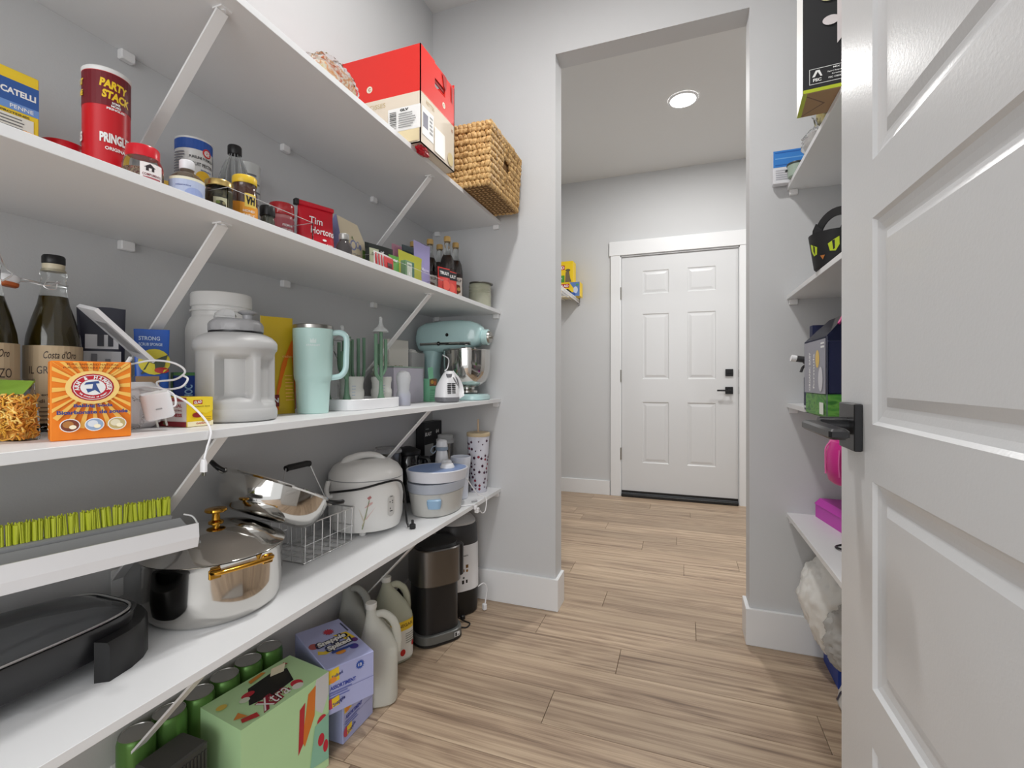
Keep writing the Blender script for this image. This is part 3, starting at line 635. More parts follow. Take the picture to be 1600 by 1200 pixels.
# purple/cream coffee bag
t = thing('coffee_bag', 'upright lavender and cream coffee bag with plum drawing', 'coffee bag', (-.992, 1.205, z), 90)
PURP = mat('lavender_paper', (148, 150, 196), .5); 
w2, d2_, hh = .060, .032, .186
v = [(-w2, -d2_, 0), (w2, -d2_, 0), (w2, d2_, 0), (-w2, d2_, 0), (-w2, -d2_, .115), (w2, -d2_, .115), (w2, d2_, .115), (-w2, d2_, .115), (-w2*.70, -.002, hh), (w2*.96, -.002, hh-.004), (w2*.96, .002, hh-.004), (-w2*.70, .002, hh)]
MB().add(v, [(3, 2, 1, 0), (0, 1, 5, 4), (1, 2, 6, 5), (2, 3, 7, 6), (4, 5, 9, 8), (5, 6, 10, 9), (6, 7, 11, 10), (8, 9, 10, 11), (0, 4, 7, 3), (4, 8, 11, 7)]).obj('bag_body', PURP, t, False)
fb = MB().add([(-w2*.98, -d2_-.0008, .001), (w2*.98, -d2_-.0008, .001), (w2*.98, -d2_-.0008, .115), (w2*.93, -.0035, hh-.004), (-w2*.68, -.0035, hh-.001), (-w2*.98, -d2_-.0008, .115), (-w2*.98, -d2_-.0004, .001), (w2*.98, -d2_-.0004, .001)], [(0, 1, 2, 5), (5, 2, 3, 4)]).obj('front_panel', mat('cream_paper', (224, 210, 182), .55), t, False)
deco(t, lambda x, zz, o: (x+.006, -d2_-.0010-o+max(0, zz+.022-.115)*.42, zz+.022), [('e', -.006, .078, .015, .016, (130, 136, 176)), ('e', -.006, .078, .010, .011, (224, 210, 182)), ('e', .014, .083, .008, .011, (140, 146, 180)), ('e', .014, .083, .005, .008, (224, 210, 182)), ('e', .026, .078, .006, .009, (140, 146, 180)), ('p', [(-.012, .10), (-.004, .094), (-.006, .108)], (120, 140, 90)), ('t', 'roasted plum', .0, .052, .052, .004, (110, 110, 130))])
# packets in the long tray
def packet(name, label, c, rz, wd, dp, ht, mt, layers=None, zz=None, lean=0, seed=0, cat='packet', topw=1.0):
    t = thing(name, label, cat, (c[0], c[1], zt if zz is None else zz), rz)
    mb, fr = pouch_shape(wd, dp, ht, seed=seed, lean=lean, topw=topw, wrinkle=.0012); mb.obj('pouch', mt, t)
    if layers: deco(t, fr, layers, base=.0012)
    return t
packet('snack_packet', 'green leafy packet at the left end of the packet tray', (-.945, 1.262), 78, .050, .012, .088, mat('leaf_green_foil', (84, 112, 50), .45), seed=21)
packet('seed_packet', 'small pale grey green sachet standing in the packet tray', (-.868, 1.185), 80, .038, .010, .074, mat('sage_paper', (176, 180, 150), .5), [('t', 'chia', 0, .058, .024, .010, (90, 96, 70), .02)], seed=22)
packet('snack_packet', 'black and green packet leaning at the back of the tray', (-.925, 1.29), 75, .115, .012, .115, mat('black_foil', (30, 36, 32), .4), [('t', 'if', .01, .092, .014, .012, WHT, .02), ('r', -.03, .02, .05, .07, (50, 90, 50))], seed=23)
packet('gum_packet', 'red and white striped packet at the front of the tray', (-.824, 1.168), 88, .088, .012, .048, mat('white_foil', (232, 230, 228), .4), [('r', -.040, .002, -.034, .044, RED), ('r', -.028, .002, -.022, .044, RED), ('r', -.016, .002, -.010, .044, RED), ('r', -.004, .002, .043, .044, (206, 40, 44)), ('r', .012, .012, .036, .026, (70, 30, 34))], seed=24)
packet('snack_packet', 'bright green packet behind the striped one', (-.846, 1.255), 85, .05, .012, .066, mat('bright_green_foil', (92, 158, 64), .4), [('t', 'pear', 0, .05, .03, .01, WHT, .02)], seed=25)
t = carton('tea_box', 'small green and white tea box at the front of the tray', 'tea box', (-.835, 1.315, zt), 86, .046, .02, .062, mat('tea_green', (116, 150, 110), .45))
deco(t, front(-.01), [('r', -.016, .008, .010, .056, (206, 212, 196)), ('t', '6', -.003, .022, .008, .012, WHT, .05), ('r', .010, .004, .022, .060, (72, 116, 96)), ('t', 'mint', -.003, .048, .02, .006, (60, 100, 80))])
packet('tea_pouch', 'flat chartreuse pouch standing in the tray', (-.872, 1.392), 86, .135, .010, .108, mat('chartreuse_foil', (184, 184, 54), .35), seed=26)
packet('tea_pouch', 'slim dusty pink pouch showing behind the chartreuse one', (-.935, 1.405), 80, .05, .008, .148, mat('pink_foil', (176, 120, 140), .4), seed=27)
packet('tea_pouch', 'dark teal pouch behind the chartreuse one', (-.925, 1.478), 80, .09, .010, .160, mat('teal_foil', (46, 66, 70), .4), seed=28)
packet('tea_pouch', 'tall lilac pouch at the right end of the packet tray', (-.878, 1.478), 84, .098, .012, .168, mat('lilac_foil', (164, 156, 206), .4), [('t', 'Mauve', .012, .075, .042, .013, (226, 222, 240), .01)], seed=29)
packet('snack_bag', 'black and red mini pouch right of the lilac pouch', (-.826, 1.545), 72, .062, .018, .094, mat('red_gloss_foil', (206, 56, 50), .3), [('r', -.028, .06, .028, .09, (36, 34, 40)), ('t', 'TRULY', .0, .074, .045, .012, WHT, .03), ('e', .004, .03, .02, .018, (226, 90, 76))], zz=z, seed=30)
packet('snack_bag', 'black and red mini pouch in front of the brown syrup bottles', (-.832, 1.612), 70, .062, .018, .096, mat('red_gloss_foil2', (210, 60, 52), .3), [('r', -.028, .062, .028, .092, (36, 34, 40)), ('t', 'TRULY', .0, .076, .045, .012, WHT, .03), ('e', -.004, .03, .018, .018, (226, 90, 76))], zz=z, seed=31)
# syrup bottles
AMB = mat('dark_syrup', (40, 20, 14), .1, coat=.5); CORK = mat('tan_cap', (196, 160, 96), .4)
def syrup(label, c):
    t = thing('syrup_bottle', label, 'syrup bottle', (c[0], c[1], z), facecam(*c)+14, 'syrup bottles at the far end of the second shelf')
    MB().lathe([(.028, 0), (.030, .003), (.030, .15), (.027, .175), (.0165, .200), (.0125, .215), (.0118, .252), (.013, .254)], 32).obj('glass_body', GLASS, t)
    MB().lathe([(.0285, .003), (.0285, .148), (.0255, .172), (.0162, .194)], 28).obj('contents', AMB, t)
    MB().lathe([(.0138, .252), (.0142, .254), (.0142, .270), (.0125, .273)], 24).obj('cap', CORK, t)
    deco(t, cyl(.0303), [('r', -.04, .02, .04, .135, (46, 30, 26)), ('r', -.028, .03, .028, .118, (232, 222, 214)), ('t', 'SYRUP', 0, .104, .04, .012, (60, 36, 30), .02), ('p', [(-.014, .05), (.0, .046), (.016, .056), (.012, .084), (-.008, .09)], (110, 60, 36)), ('e', .006, .068, .008, .008, (200, 160, 90)), ('t', 'MOCHA', 0, .039, .032, .007, (60, 36, 30), .02)], step=.007)
    return t
for c, lb in (((-1.085, 1.755), 'syrup bottle with tan cap furthest left, mostly behind the packets'), ((-1.0, 1.749), 'syrup bottle with tan cap beside the lilac pouch'), ((-1.0, 1.832), 'syrup bottle with tan cap standing in the back between two others'), ((-.914, 1.74), 'syrup bottle with tan cap at the front of its group, label in full view'), ((-.922, 1.832), 'syrup bottle with tan cap nearest the sage jar')):
    syrup(lb, c)
t = thing('glass_jar', 'wide sage green jar with grey lid at the far end of the second shelf', 'jar', (-.848, 1.925, z), 20)
MB().lathe([(.044, 0), (.049, .004), (.050, .06), (.048, .064), (.050, .068), (.047, .074), (.050, .080), (.047, .087), (.050, .094), (.048, .102), (.045, .105)], 40).obj('jar_body', mottle('sage_jar', [(168, 170, 148), (188, 188, 168)], 12, .3), t)
MB().lathe([(.050, .1055), (.053, .107), (.053, .110), (.02, .114)], 40, M=Matrix.Rotation(D(3), 4, 'Y')).obj('lid', mat('pewter', (120, 118, 112), .35, .6), t)
# ================================================================== THIRD SHELF (left)
z = zC+Z0
OIL = mat('olive_oil', (74, 62, 22), .08, trans=.35, ior=1.3, coat=.4); KRAFT = mat('kraft_label', (190, 168, 136), .65)
def swing(label, c, rz, word2):
    t = thing('oil_bottle', label, 'oil bottle', (c[0], c[1], z), rz)
    MB().lathe([(.034, 0), (.0375, .004), (.038, .06), (.038, .135), (.0355, .165), (.029, .195), (.0215, .222), (.0175, .245), (.0165, .270), (.018, .274), (.0175, .280), (.016, .284)], 48).obj('glass_body', GLASS, t)
    MB().lathe([(.0335, .004), (.0363, .01), (.0363, .134), (.0338, .163), (.0273, .193), (.0200, .219), (.0166, .236)], 40).obj('contents', OIL, t)
    MB().lathe([(.0145, .280), (.0150, .286), (.0155, .293)], 30).obj('pourer', mat('cream_plastic', (206, 196, 170), .4), t)
    MB().lathe([(.0150, .2935), (.0158, .295), (.0158, .306), (.014, .309)], 30).obj('cap', BLACK, t)
    deco(t, cyl(.0384), [('r', -.058, .015, .058, .148, KRAFT), ('t', "Costa d'Oro", .012, .132, .044, .013, (60, 46, 36), .01, 0, .3), ('t', word2, -.002, .106, .056, .013, (60, 50, 44), .0), ('t', 'olio extra vergine', 0, .063, .05, .006, (90, 74, 60)), ('t', 'di oliva', 0, .053, .03, .006, (90, 74, 60))]+lines(-.03, .043, .03, 4, .007, (110, 96, 80), .002), step=.008)
    s = MB(); s.tube([(.0185*math.cos(a), .0185*math.sin(a), .258+.002*math.sin(3*a)) for a in [2*PI*i/24 for i in range(24)]], .0012, 6, closed=True)
    s.tube([(-.018, -.008, .258), (-.030, -.014, .260), (-.042, -.012, .262), (-.050, -.010, .260)], .0012, 6, smooth=4).tube([(.010, -.018, .262), (-.006, -.024, .252), (-.03, -.020, .256), (-.050, -.010, .256)], .0012, 6, smooth=4).tube([(-.004, -.020, .268), (-.010, -.024, .250), (.004, -.022, .247), (.006, -.019, .262)], .001, 6, smooth=4)
    w_ = s.obj('swing_wire', WIRE, t)
    M = Matrix.Translation((-.053, -.016, .256)) @ Matrix.Rotation(D(10), 4, 'Y')
    MB().lathe([(.004, -.006), (.012, -.003), (.0135, .002), (.012, .009), (.006, .013)], 24, M=M).obj('ceramic_stopper', WHITE, t)
    MB().lathe([(.0105, -.0105), (.0135, -.008), (.0135, -.003), (.009, -.001)], 24, M=M).obj('stopper_gasket', mat('orange_rubber', (190, 96, 44), .5), t)
swing("swing-top bottle of green olive oil with its stopper hanging loose to the left", (-1.05, .509), 60, 'IL GREZZO')
t = thing('oil_bottle', 'swing-top olive oil bottle at the left edge, closed with a white stopper', 'oil bottle', (-1.05, .422, z), 62)
MB().lathe([(.034, 0), (.0375, .004), (.038, .06), (.038, .135), (.0355, .165), (.029, .195), (.0215, .222), (.0175, .245), (.0165, .270), (.018, .274), (.0175, .280)], 48).obj('glass_body', GLASS, t)
MB().lathe([(.0335, .004), (.0363, .01), (.0363, .134), (.0338, .163), (.0273, .193), (.0190, .225)], 40).obj('contents', OIL, t)
deco(t, cyl(.0384), [('r', -.058, .015, .058, .148, KRAFT), ('t', "Costa d'Oro", .010, .132, .044, .013, (60, 46, 36), .01, 0, .3), ('t', 'GREZZO', .012, .100, .046, .015, (60, 50, 44), .0), ('t', 'naturale', .014, .06, .03, .008, (60, 50, 44))]+lines(-.005, .05, .045, 4, .007, (80, 70, 60), .003), step=.008)
MB().lathe([(.010, .2795), (.0155, .281), (.0155, .286)], 24).obj('stopper_gasket', mat('orange_rubber', (190, 96, 44), .5), t)
MB().lathe([(.0145, .2862), (.0155, .288), (.0145, .299), (.008, .304)], 24).obj('ceramic_stopper', WHITE, t)
MB().tube([(-.017, 0, .25), (-.020, 0, .275), (-.014, 0, .296), (0, 0, .300), (.014, 0, .296), (.022, 0, .272), (.030, -.004, .262), (.018, 0, .25)], .0012, 6, smooth=4).obj('swing_wire', WIRE, t)
# pasta bag
t = thing('pasta_bag', 'clear bag of dry twisted pasta with a green top in front of the oil bottles', 'pasta bag', (-.958, .400, z), 14)
mb, fr = pouch_shape(.118, .044, .090, seed=41, topw=1.0, dpow=2.5); mb.obj('film', mat('bag_film', (250, 250, 250), .12, trans=1, ior=1.05), t)
rb = random.Random(9); m = MB(); PA = [mat('pasta_a', (236, 176, 66), .5), mat('pasta_b', (248, 212, 120), .5), mat('pasta_c', (214, 146, 60), .5)]
for i in range(520):
    zz = rb.uniform(.003, .066); a = rb.uniform(0, PI); L_ = rb.uniform(.006, .011); q = rb.uniform(-.003, .003)
    if i % 4: c_ = Vector((rb.uniform(-.051, .051), -.0175+rb.random()**2*.006, zz)); dr = Vector((math.cos(a)*L_, 0, math.sin(a)*L_*.6))
    else: c_ = Vector((.050+rb.uniform(-.004, .001), rb.uniform(-.012, .012), zz)); dr = Vector((0, math.cos(a)*L_*.6, math.sin(a)*L_*.6))
    p0 = c_-dr; p1 = c_+dr; p0.z = max(.002, p0.z); p1.z = max(.002, p1.z)
    m.tube([p0, c_+Vector((q, q*.3, q)), p1], .0011, 5, PA[i % 3], smooth=2)
m.box(-.046, .046, -.011, .011, .002, .060, PA[2]); o = m.obj('dry_pasta', None, t); o['kind'] = 'stuff'
MB().add([(-.058, -.015, .064), (.058, -.013, .070), (.056, .002, .088), (-.052, .004, .090), (-.058, -.016, .063), (.058, -.014, .069), (.056, .004, .087), (-.052, .006, .089)], [(0, 1, 2, 3), (7, 6, 5, 4), (0, 4, 5, 1), (1, 5, 6, 2), (2, 6, 7, 3), (3, 7, 4, 0)]).obj('green_header', mat('leaf_green', (128, 164, 52), .4), t, False)
# baking soda
t = carton('baking_soda_box', 'orange baking soda box at the front edge of the third shelf', 'box', (-.857, .461, z), 68, .092, .040, .117, mat('orange_carton', (240, 134, 30), .42))
L_ = []
for i in range(24):
    a = 2*PI*i/24; b = a+.11; R_ = .062
    def cl(x, y): return (max(-.0445, min(.0445, x)), max(.003, min(.1155, y)))
    L_.append(('p', [(0, .078), cl(R_*math.cos(a), .078+R_*math.sin(a)), cl(R_*math.cos(b), .078+R_*math.sin(b))], (248, 196, 96)))
L_ += [('e', 0, .078, .031, .025, (250, 214, 130)), ('e', 0, .078, .0245, .0205, (176, 24, 44)), ('e', 0, .078, .0225, .0187, WHT), ('e', 0, .078, .0215, .0178, (190, 30, 50)), ('e', 0, .078, .0145, .0118, WHT), ('p', [(-.006, .070), (.002, .074), (.009, .068), (.004, .081), (.003, .084), (.0, .084), (-.001, .076), (-.008, .076)], (60, 84, 140)), ('p', [(-.010, .082), (-.008, .0855), (.006, .0875), (.0075, .084)], (60, 84, 140))]
import string
def arc(word, r_x, r_y, a0, a1, sz, col, cy=.078, flip=False):
    out = []; n = len(word)
    for i, ch in enumerate(word):
        if ch == ' ': continue
        a = a0+(a1-a0)*i/(n-1); out.append(('t', ch, r_x*math.cos(a), cy+r_y*math.sin(a), sz*.8, sz, col, .05, (a-PI/2) if not flip else a+PI/2))
    return out
L_ += arc('ARM & HAMMER', .0182, .0150, D(190), D(-10), .0052, WHT)+arc('THE STANDARD OF PURITY', .018, .0148, D(215), D(325), .002, WHT, flip=True)
L_ += [('t', 'PURE, SAFE AND NATURAL', .0, .112, .058, .0030, (120, 60, 20), .02), ('t', "PUR, SECURITAIRE ET NATUREL", 0, .107, .066, .0030, (120, 60, 20), .02), ('t', 'Baking Soda', 0, .0505, .044, .0062, (52, 66, 130), .04), ('t', 'Bicarbonate de soude', 0, .0415, .080, .0058, (52, 66, 130), .04)]
for x, c1, c2 in ((-.026, (180, 120, 60), (120, 60, 40)), (.001, (220, 224, 230), (150, 170, 200)), (.027, (230, 220, 190), (196, 176, 120))):
    L_ += [('e', x, .0225, .0112, .0098, WHT), ('e', x, .0225, .0100, .0086, c2), ('e', x-.002, .024, .006, .005, c1), ('e', x+.003, .020, .004, .003, (250, 240, 210))]
deco(t, front(-.02), L_)
deco(t, left(-.045), [('r', -.017, .006, .017, .09, (244, 150, 50))]+lines(-.013, .085, .013, 10, .0075, (250, 220, 180), .002))
# dark coffee bag
t = packet('coffee_bag', 'dark navy coffee bag with a white label behind the white tablet', (-1.085, .602), 58, .078, .045, .232, mat('navy_bag', (44, 44, 60), .35), [('r', -.024, .15, .026, .178, (222, 222, 226)), ('r', -.006, .155, .004, .178, (60, 60, 70)), ('r', .010, .155, .018, .178, (60, 60, 70)), ('r', -.026, .02, .030, .145, (206, 206, 208)), ('r', -.015, .06, -.006, .14, (120, 120, 126)), ('r', .006, .05, .014, .13, (120, 120, 126))], zz=z, seed=44, cat='coffee bag', topw=.95)
# tablet stand, charger and cables
t = thing('tablet_stand', 'white tablet stand leaning over the baking soda box', 'tablet', (-.950, .572, z), 0)
a = Vector((0, -.056, .208)); b = Vector((.004, .040, .118)); u = (b-a).normalized(); nrm = Vector((.35, .58, .62)).normalized(); vdir = Vector((-.80, .42, -.10)); vdir = (vdir-u*vdir.dot(u)).normalized(); nn = u.cross(vdir).normalized()
def slab(p0, u, lu, v_, lv, n, th):
    P = [p0, p0+u*lu, p0+u*lu+v_*lv, p0+v_*lv]; return [tuple(q) for q in P]+[tuple(q+n*th) for q in P]
BX = [(0, 3, 2, 1), (4, 5, 6, 7), (0, 1, 5, 4), (1, 2, 6, 5), (2, 3, 7, 6), (3, 0, 4, 7)]
MB().add(slab(a, u, .128, vdir, .085, nn, .007), BX).obj('tablet_body', WHITE, t, False)
MB().add(slab(a+u*.03+vdir*.012-nn*.001, u, .075, vdir, .05, nn, .0006), BX).obj('grey_screen', mat('grey_screen', (150, 150, 152), .3), t, False)
MB().rbox(-.03, .025, -.010, .045, 0, .085, .010).obj('dock', WHITE, t)
MB().tube([(-.012, -.04, .001), (-.004, -.03, .06), (.0, -.01, .11), (.002, .0, .13)], .0035, 8, smooth=4).obj('stand_wire', WHITE, t)
t = thing('usb_charger', 'rounded white usb charger brick hanging beside the tablet stand', 'charger', (-.868, .571, z+.022), 62, rot=(D(8), D(-12), D(62)))
MB().loft([(0, 0, 0, .019, .013, 5), (0, 0, .003, .0215, .0152, 5), (0, 0, .042, .0215, .0152, 5), (0, 0, .046, .019, .013, 5)], 32).obj('brick_body', WHITE, t)
MB().rbox(-.0045, .0045, -.0162, -.015, .018, .0205, .0003).obj('usb_port', GREYD, t)
m = MB().box(-.008, -.005, -.003, .003, -.016, 0).box(.005, .008, -.003, .003, -.016, 0); m.obj('prong', NICK, t, False)
t = thing('charging_cable', 'white charging cable looped over the third shelf edge, its plug hanging free', 'cable', (-.86, .58, z))
MB().tube([(-.10, .0, .118), (-.065, .015, .125), (-.03, .03, .120), (-.022, .045, .105), (-.04, .04, .09), (-.06, .02, .085), (-.045, .02, .072), (-.02, .035, .075), (-.015, .045, .090), (-.03, .045, .098)], .0019, 8, smooth=6).tube([(-.09, -.01, .078), (-.05, -.005, .070), (-.02, .008, .066), (.012, .022, .050), (.048, .028, .022), (.078, .020, -.002), (.0815, .010, -.03), (.083, .004, -.048)], .0019, 8, smooth=8).tube([(-.09, -.02, .070), (-.04, -.01, .076), (.0, .005, .066), (.012, .004, .045), (.008, -.006, .040)], .0017, 8, smooth=6).obj('cord', WHITE, t)
MB().loft([(.083, .003, -.048, .0032, .0032, 2), (.083, .003, -.054, .0058, .0036, 4), (.083, .003, -.070, .0058, .0036, 4)], 20).obj('plug_housing', WHITE, t)
MB().rbox(.0795, .0865, .0015, .0045, -.077, -.070, .0004).obj('plug_tip', NICK, t)
t = thing('clear_food_bag', 'clear zip bag slumped behind the charger brick', 'bag', (-.925, .555, z+.028))
blob((0, 0, 0), (.024, .022, .030), mat('bag_film', (250, 250, 250), .12, trans=1, ior=1.05), 'bag_film', t, 4, .2, 8, 30, 20, ridge=.2)
# blue pack
packet('scouring_pad_pack', 'blue and tan pack of scouring pads leaning before the white tub', (-1.005, .645), 56, .058, .024, .19, mat('blue_film', (30, 88, 184), .3), [('t', 'STRONG', -.004, .172, .034, .008, (200, 220, 244), .02), ('t', 'SCRUB SPONGE', -.002, .160, .038, .006, (200, 220, 244), .02), ('e', .004, .125, .026, .026, (220, 206, 60)), ('p', [(-.018, .10), (.02, .115), (.026, .14), (-.006, .124)], (70, 80, 60)), ('r', -.026, .02, .012, .096, (150, 120, 84)), ('e', .016, .108, .012, .006, (190, 60, 60))], zz=z, seed=47, lean=.0, cat='sponge pack')
t = carton('snack_box', 'small blue box with a green side left of the grey jug', 'box', (-1.028, .728, z), 62, .046, .040, .105, mat('royal_blue', (24, 62, 150), .4))
deco(t, front(-.02), [('r', -.0228, .098, .0228, .1045, (92, 150, 84)), ('t', 'CHOC', .004, .058, .040, .015, (170, 210, 240), .03, PI/2)])
deco(t, left(-.023), [('r', -.0198, .002, .0198, .1045, (84, 140, 62)), ('t', 'BIO', 0, .08, .02, .012, (150, 200, 130), .02)])
t = carton('bag_box', 'low yellow and white carton of sandwich bags before the grey jug', 'box', (-.907, .645, z), 90, .052, .076, .056, mat('bag_box_yellow', (244, 208, 30), .42))
deco(t, front(-.038), [('p', [(-.0255, .0555), (.0255, .0555), (.0255, .030), (.012, .024), (-.008, .030), (-.0255, .046)], (246, 218, 60)), ('r', -.014, .0425, .004, .0505, (190, 40, 30)), ('t', 'GLAD', -.005, .0465, .015, .0055, WHT, .04, .1), ('t', 'sandwich bags', .002, .038, .034, .0028, (120, 100, 30)), ('e', -.006, .022, .010, .005, (150, 40, 30)), ('r', -.0255, .0008, .0255, .010, (250, 240, 200)), ('t', 'GARBAGE', .004, .006, .026, .003, (190, 40, 30), .03)]+lines(.002, .018, .022, 3, .004, (190, 150, 40), .0012))
deco(t, left(-.026), [('r', -.0375, .0005, .0375, .0555, (236, 226, 222)), ('r', -.0375, .048, .0375, .0555, (176, 84, 84)), ('t', 'TIGHT SEAL', -.002, .040, .056, .0065, (170, 60, 70), .03), ('t', 'FOR LONG LASTING', -.002, .031, .056, .0035, (170, 100, 100)), ('t', 'FRESHNESS', -.002, .022, .056, .0065, (170, 50, 60), .04), ('r', -.0375, .0005, .0375, .010, (150, 40, 50)), ('e', -.02, .006, .005, .003, (110, 110, 70))])
# white tub
t = thing('storage_tub', 'tall white plastic tub with screw lid behind the grey jug', 'tub', (-1.060, .842, z), 60)
MB().lathe([(.068, 0), (.073, .005), (.0745, .02), (.0745, .205), (.0738, .212), (.068, .232), (.062, .240), (.062, .250), (.066, .2505), (.066, .2545), (.062, .256), (.062, .266)], 56).obj('tub_body', OFFW, t)
MB().lathe([(.0635, .262), (.065, .264), (.065, .291), (.063, .295), (.059, .2965)], 56).obj('screw_lid', OFFW, t)
# big grey jug
t = thing('water_jug', 'large grey half gallon sports jug with moulded grip and flip cap', 'jug', (-.920, .765, z), 47)
N_ = 64; rings = [(.070, 0), (.079, .003), (.081, .010), (.081, .022), (.0785, .027), (.0775, .029), (.0775, .036), (.0755, .040), (.0755, .145), (.077, .150), (.0800, .153), (.081, .158), (.081, .168), (.078, .174), (.070, .182), (.060, .187), (.0515, .190), (.0515, .193)]
v = []; f = []; zs_ = []
for (r, zz) in rings: zs_.append((r, zz))
fine = []
for i in range(len(zs_)-1):
    r0, z0 = zs_[i]; r1, z1 = zs_[i+1]; k = max(1, int((z1-z0)/.006))
    for j in range(k): fine.append((r0+(r1-r0)*j/k, z0+(z1-z0)*j/k))
fine.append(zs_[-1])
def sm(e0, e1, x): x = max(0, min(1, (x-e0)/(e1-e0))); return x*x*(3-2*x)
NN = 128
for (r, zz) in fine:
    for i in range(NN):
        th = 2*PI*i/NN; dx = (math.degrees(th)+90+180) % 360-180
        d_ = 0
        k = sm(.044, .056, zz)*(1-sm(.132, .142, zz)); k2 = sm(-29, -22, dx)*(1-sm(23, 30, dx)); d_ = .026*k*k2
        R_ = r-d_
        k3 = sm(40, 46, dx)*(1-sm(70, 78, dx))*sm(.035, .045, zz)*(1-sm(.13, .142, zz)); R_ -= .010*k3
        v.append((R_*math.cos(th), R_*math.sin(th), zz))
for r in range(len(fine)-1):
    for i in range(NN): f.append((r*NN+i, r*NN+(i+1) % NN, (r+1)*NN+(i+1) % NN, (r+1)*NN+i))
f.append(tuple(range(NN-1, -1, -1))); f.append(tuple((len(fine)-1)*NN+i for i in range(NN)))
MB().add(v, f).obj('jug_body', GREYP, t, True, 60)
m = MB(); P = []
for (r, zz, w_) in ((.0515, .193, 0), (.0535, .1945, 1), (.0535, .208, 1), (.050, .214, 0), (.044, .219, 0)):
    P.append((r, zz, w_))
v = []; f = []; n = 96
for (r, zz, w_) in P:
    for i in range(n):
        a = 2*PI*i/n; R_ = r-(.0012 if (w_ and (i//4) % 2) else 0); v.append((R_*math.cos(a), R_*math.sin(a), zz))
for r in range(len(P)-1):
    for i in range(n): f.append((r*n+i, r*n+(i+1) % n, (r+1)*n+(i+1) % n, (r+1)*n+i))
f.append(tuple(range(n-1, -1, -1))); f.append(tuple((len(P)-1)*n+i for i in range(n)))
m.add(v, f); m.obj('screw_cap', mat('cap_grey', (166, 166, 168), .4), t, True, 50)
MB().lathe([(.052, .1895), (.0528, .1905), (.0528, .1933)], 48).obj('seal_ring', BLACK, t)
MB().loft([(-.022, 0, .219, .020, .020, 3), (-.022, 0, .232, .018, .018, 3), (-.018, 0, .240, .012, .016, 3)], 28).tube([(-.012, -.019, .229), (-.012, .019, .229)], .011, 20).obj('spout_hinge', GREYP, t)
MB().lathe([(.010, .219), (.010, .231), (.018, .2345), (.020, .237), (.016, .240)], 28, c=(.022, 0)).obj('drinking_spout', GREYD, t)
MB().tube([(.0, -.026, .222), (-.035, -.022, .224), (-.036, .022, .224), (0, .026, .222)], .0028, 8, smooth=4).obj('carry_loop', GREYP, t)
# orange / yellow bag
t = packet('snack_bag', 'tall yellow and orange snack bag wedged between grey jug and mint tumbler', (-.994, .945), 70, .092, .05, .252, mat('mustard_bag', (208, 176, 40), .32), [('p', [(-.012, .01), (.046, .01), (.046, .20), (.034, .19), (.006, .13), (-.010, .06)], (230, 116, 30)), ('t', 'crackers', .022, .15, .028, .007, (244, 190, 110)), ('r', -.030, .02, -.004, .05, (120, 30, 30)), ('t', 'EN', -.016, .036, .02, .012, WHT, .03)]+lines(.012, .10, .036, 8, .009, (250, 190, 110), .002), zz=z, seed=50, cat='snack bag', topw=.9)
# mint tumbler
t = thing('tumbler', 'large mint tumbler with side handle and steel rim', 'tumbler', (-.922, .996, z), 42.8)
MB().lathe([(.037, 0), (.0385, .002), (.0385, .004), (.0425, .078), (.0432, .084), (.0462, .090), (.0475, .10), (.0498, .222)], 64).obj('cup_body', MINTP, t)
MB().lathe([(.0497, .222), (.0503, .2225), (.0503, .231), (.0485, .2325), (.0485, .226)], 64).obj('steel_rim', STEELB, t)
MB().lathe([(.0483, .224), (.0483, .229), (.030, .231)], 48).obj('lid', mat('clear_grey_lid', (190, 200, 200), .2), t)
MB().tube([(.047, 0, .214), (.066, 0, .216), (.079, 0, .210), (.084, 0, .196), (.083, 0, .150), (.081, 0, .118), (.072, 0, .102), (.060, 0, .096), (.044, 0, .094)], .0078, 16, smooth=6, flatn=1.0).obj('handle', MINT, t)
deco(t, cyl(lambda zz: .0475+(zz-.10)*.0188 if zz > .1 else .0475), [('r', -.0165, .176, .0165, .1795, (200, 228, 224)), ('t', 'STANLEY', 0, .1775, .033, .0045, (228, 240, 238), .03), ('p', [(-.007, .183), (.007, .183), (.007, .195), (.003, .190), (0, .196), (-.003, .190), (-.007, .195)], (218, 236, 232))], step=.008, base=.0006)
# drying rack with bottles
t = thing('bottle_drying_rack', 'white drying tray with sage green branch posts for baby bottles', 'drying rack', (-.942, 1.212, z), 90)
MB().loft([(0, 0, 0, .126, .078, 5), (0, 0, .002, .128, .080, 5), (0, 0, .030, .128, .080, 5), (0, 0, .032, .1265, .0785, 5), (0, 0, .031, .123, .075, 5), (0, 0, .024, .122, .074, 5)], 48).obj('tray', WHITE, t)
def post(parent, x, y, arms, h0=.0245):
    m = MB()
    m.lathe([(.0120, h0), (.0115, h0+.006), (.0075, h0+.022), (.0056, h0+.05), (.0054, h0+.14)], 16, c=(x, y))
    for (dx, dy, za, zb_) in arms: m.tube([(x, y, za), (x+dx*.6, y+dy*.6, za+.012), (x+dx, y+dy, za+.035), (x+dx, y+dy, zb_)], .0052, 10, smooth=5)
    return m.obj('branch_post', SAGE, parent)
post(t, .022, -.064, [(-.026, 0, .085, .228), (.024, 0, .10, .215), (.010, .02, .13, .20), (0, 0, .16, .236)])
post(t, .040, .035, [(-.03, 0, .08, .215), (.028, .0, .08, .225), (0, 0, .15, .22)])
post(t, -.048, .020, [(.026, 0, .08, .22), (-.02, 0, .10, .20), (0, 0, .15, .205)])
post(t, -.083, -.020, [(-.018, 0, .09, .17), (0, 0, .14, .16)]); post(t, -.105, .03, [(0, 0, .14, .19)])
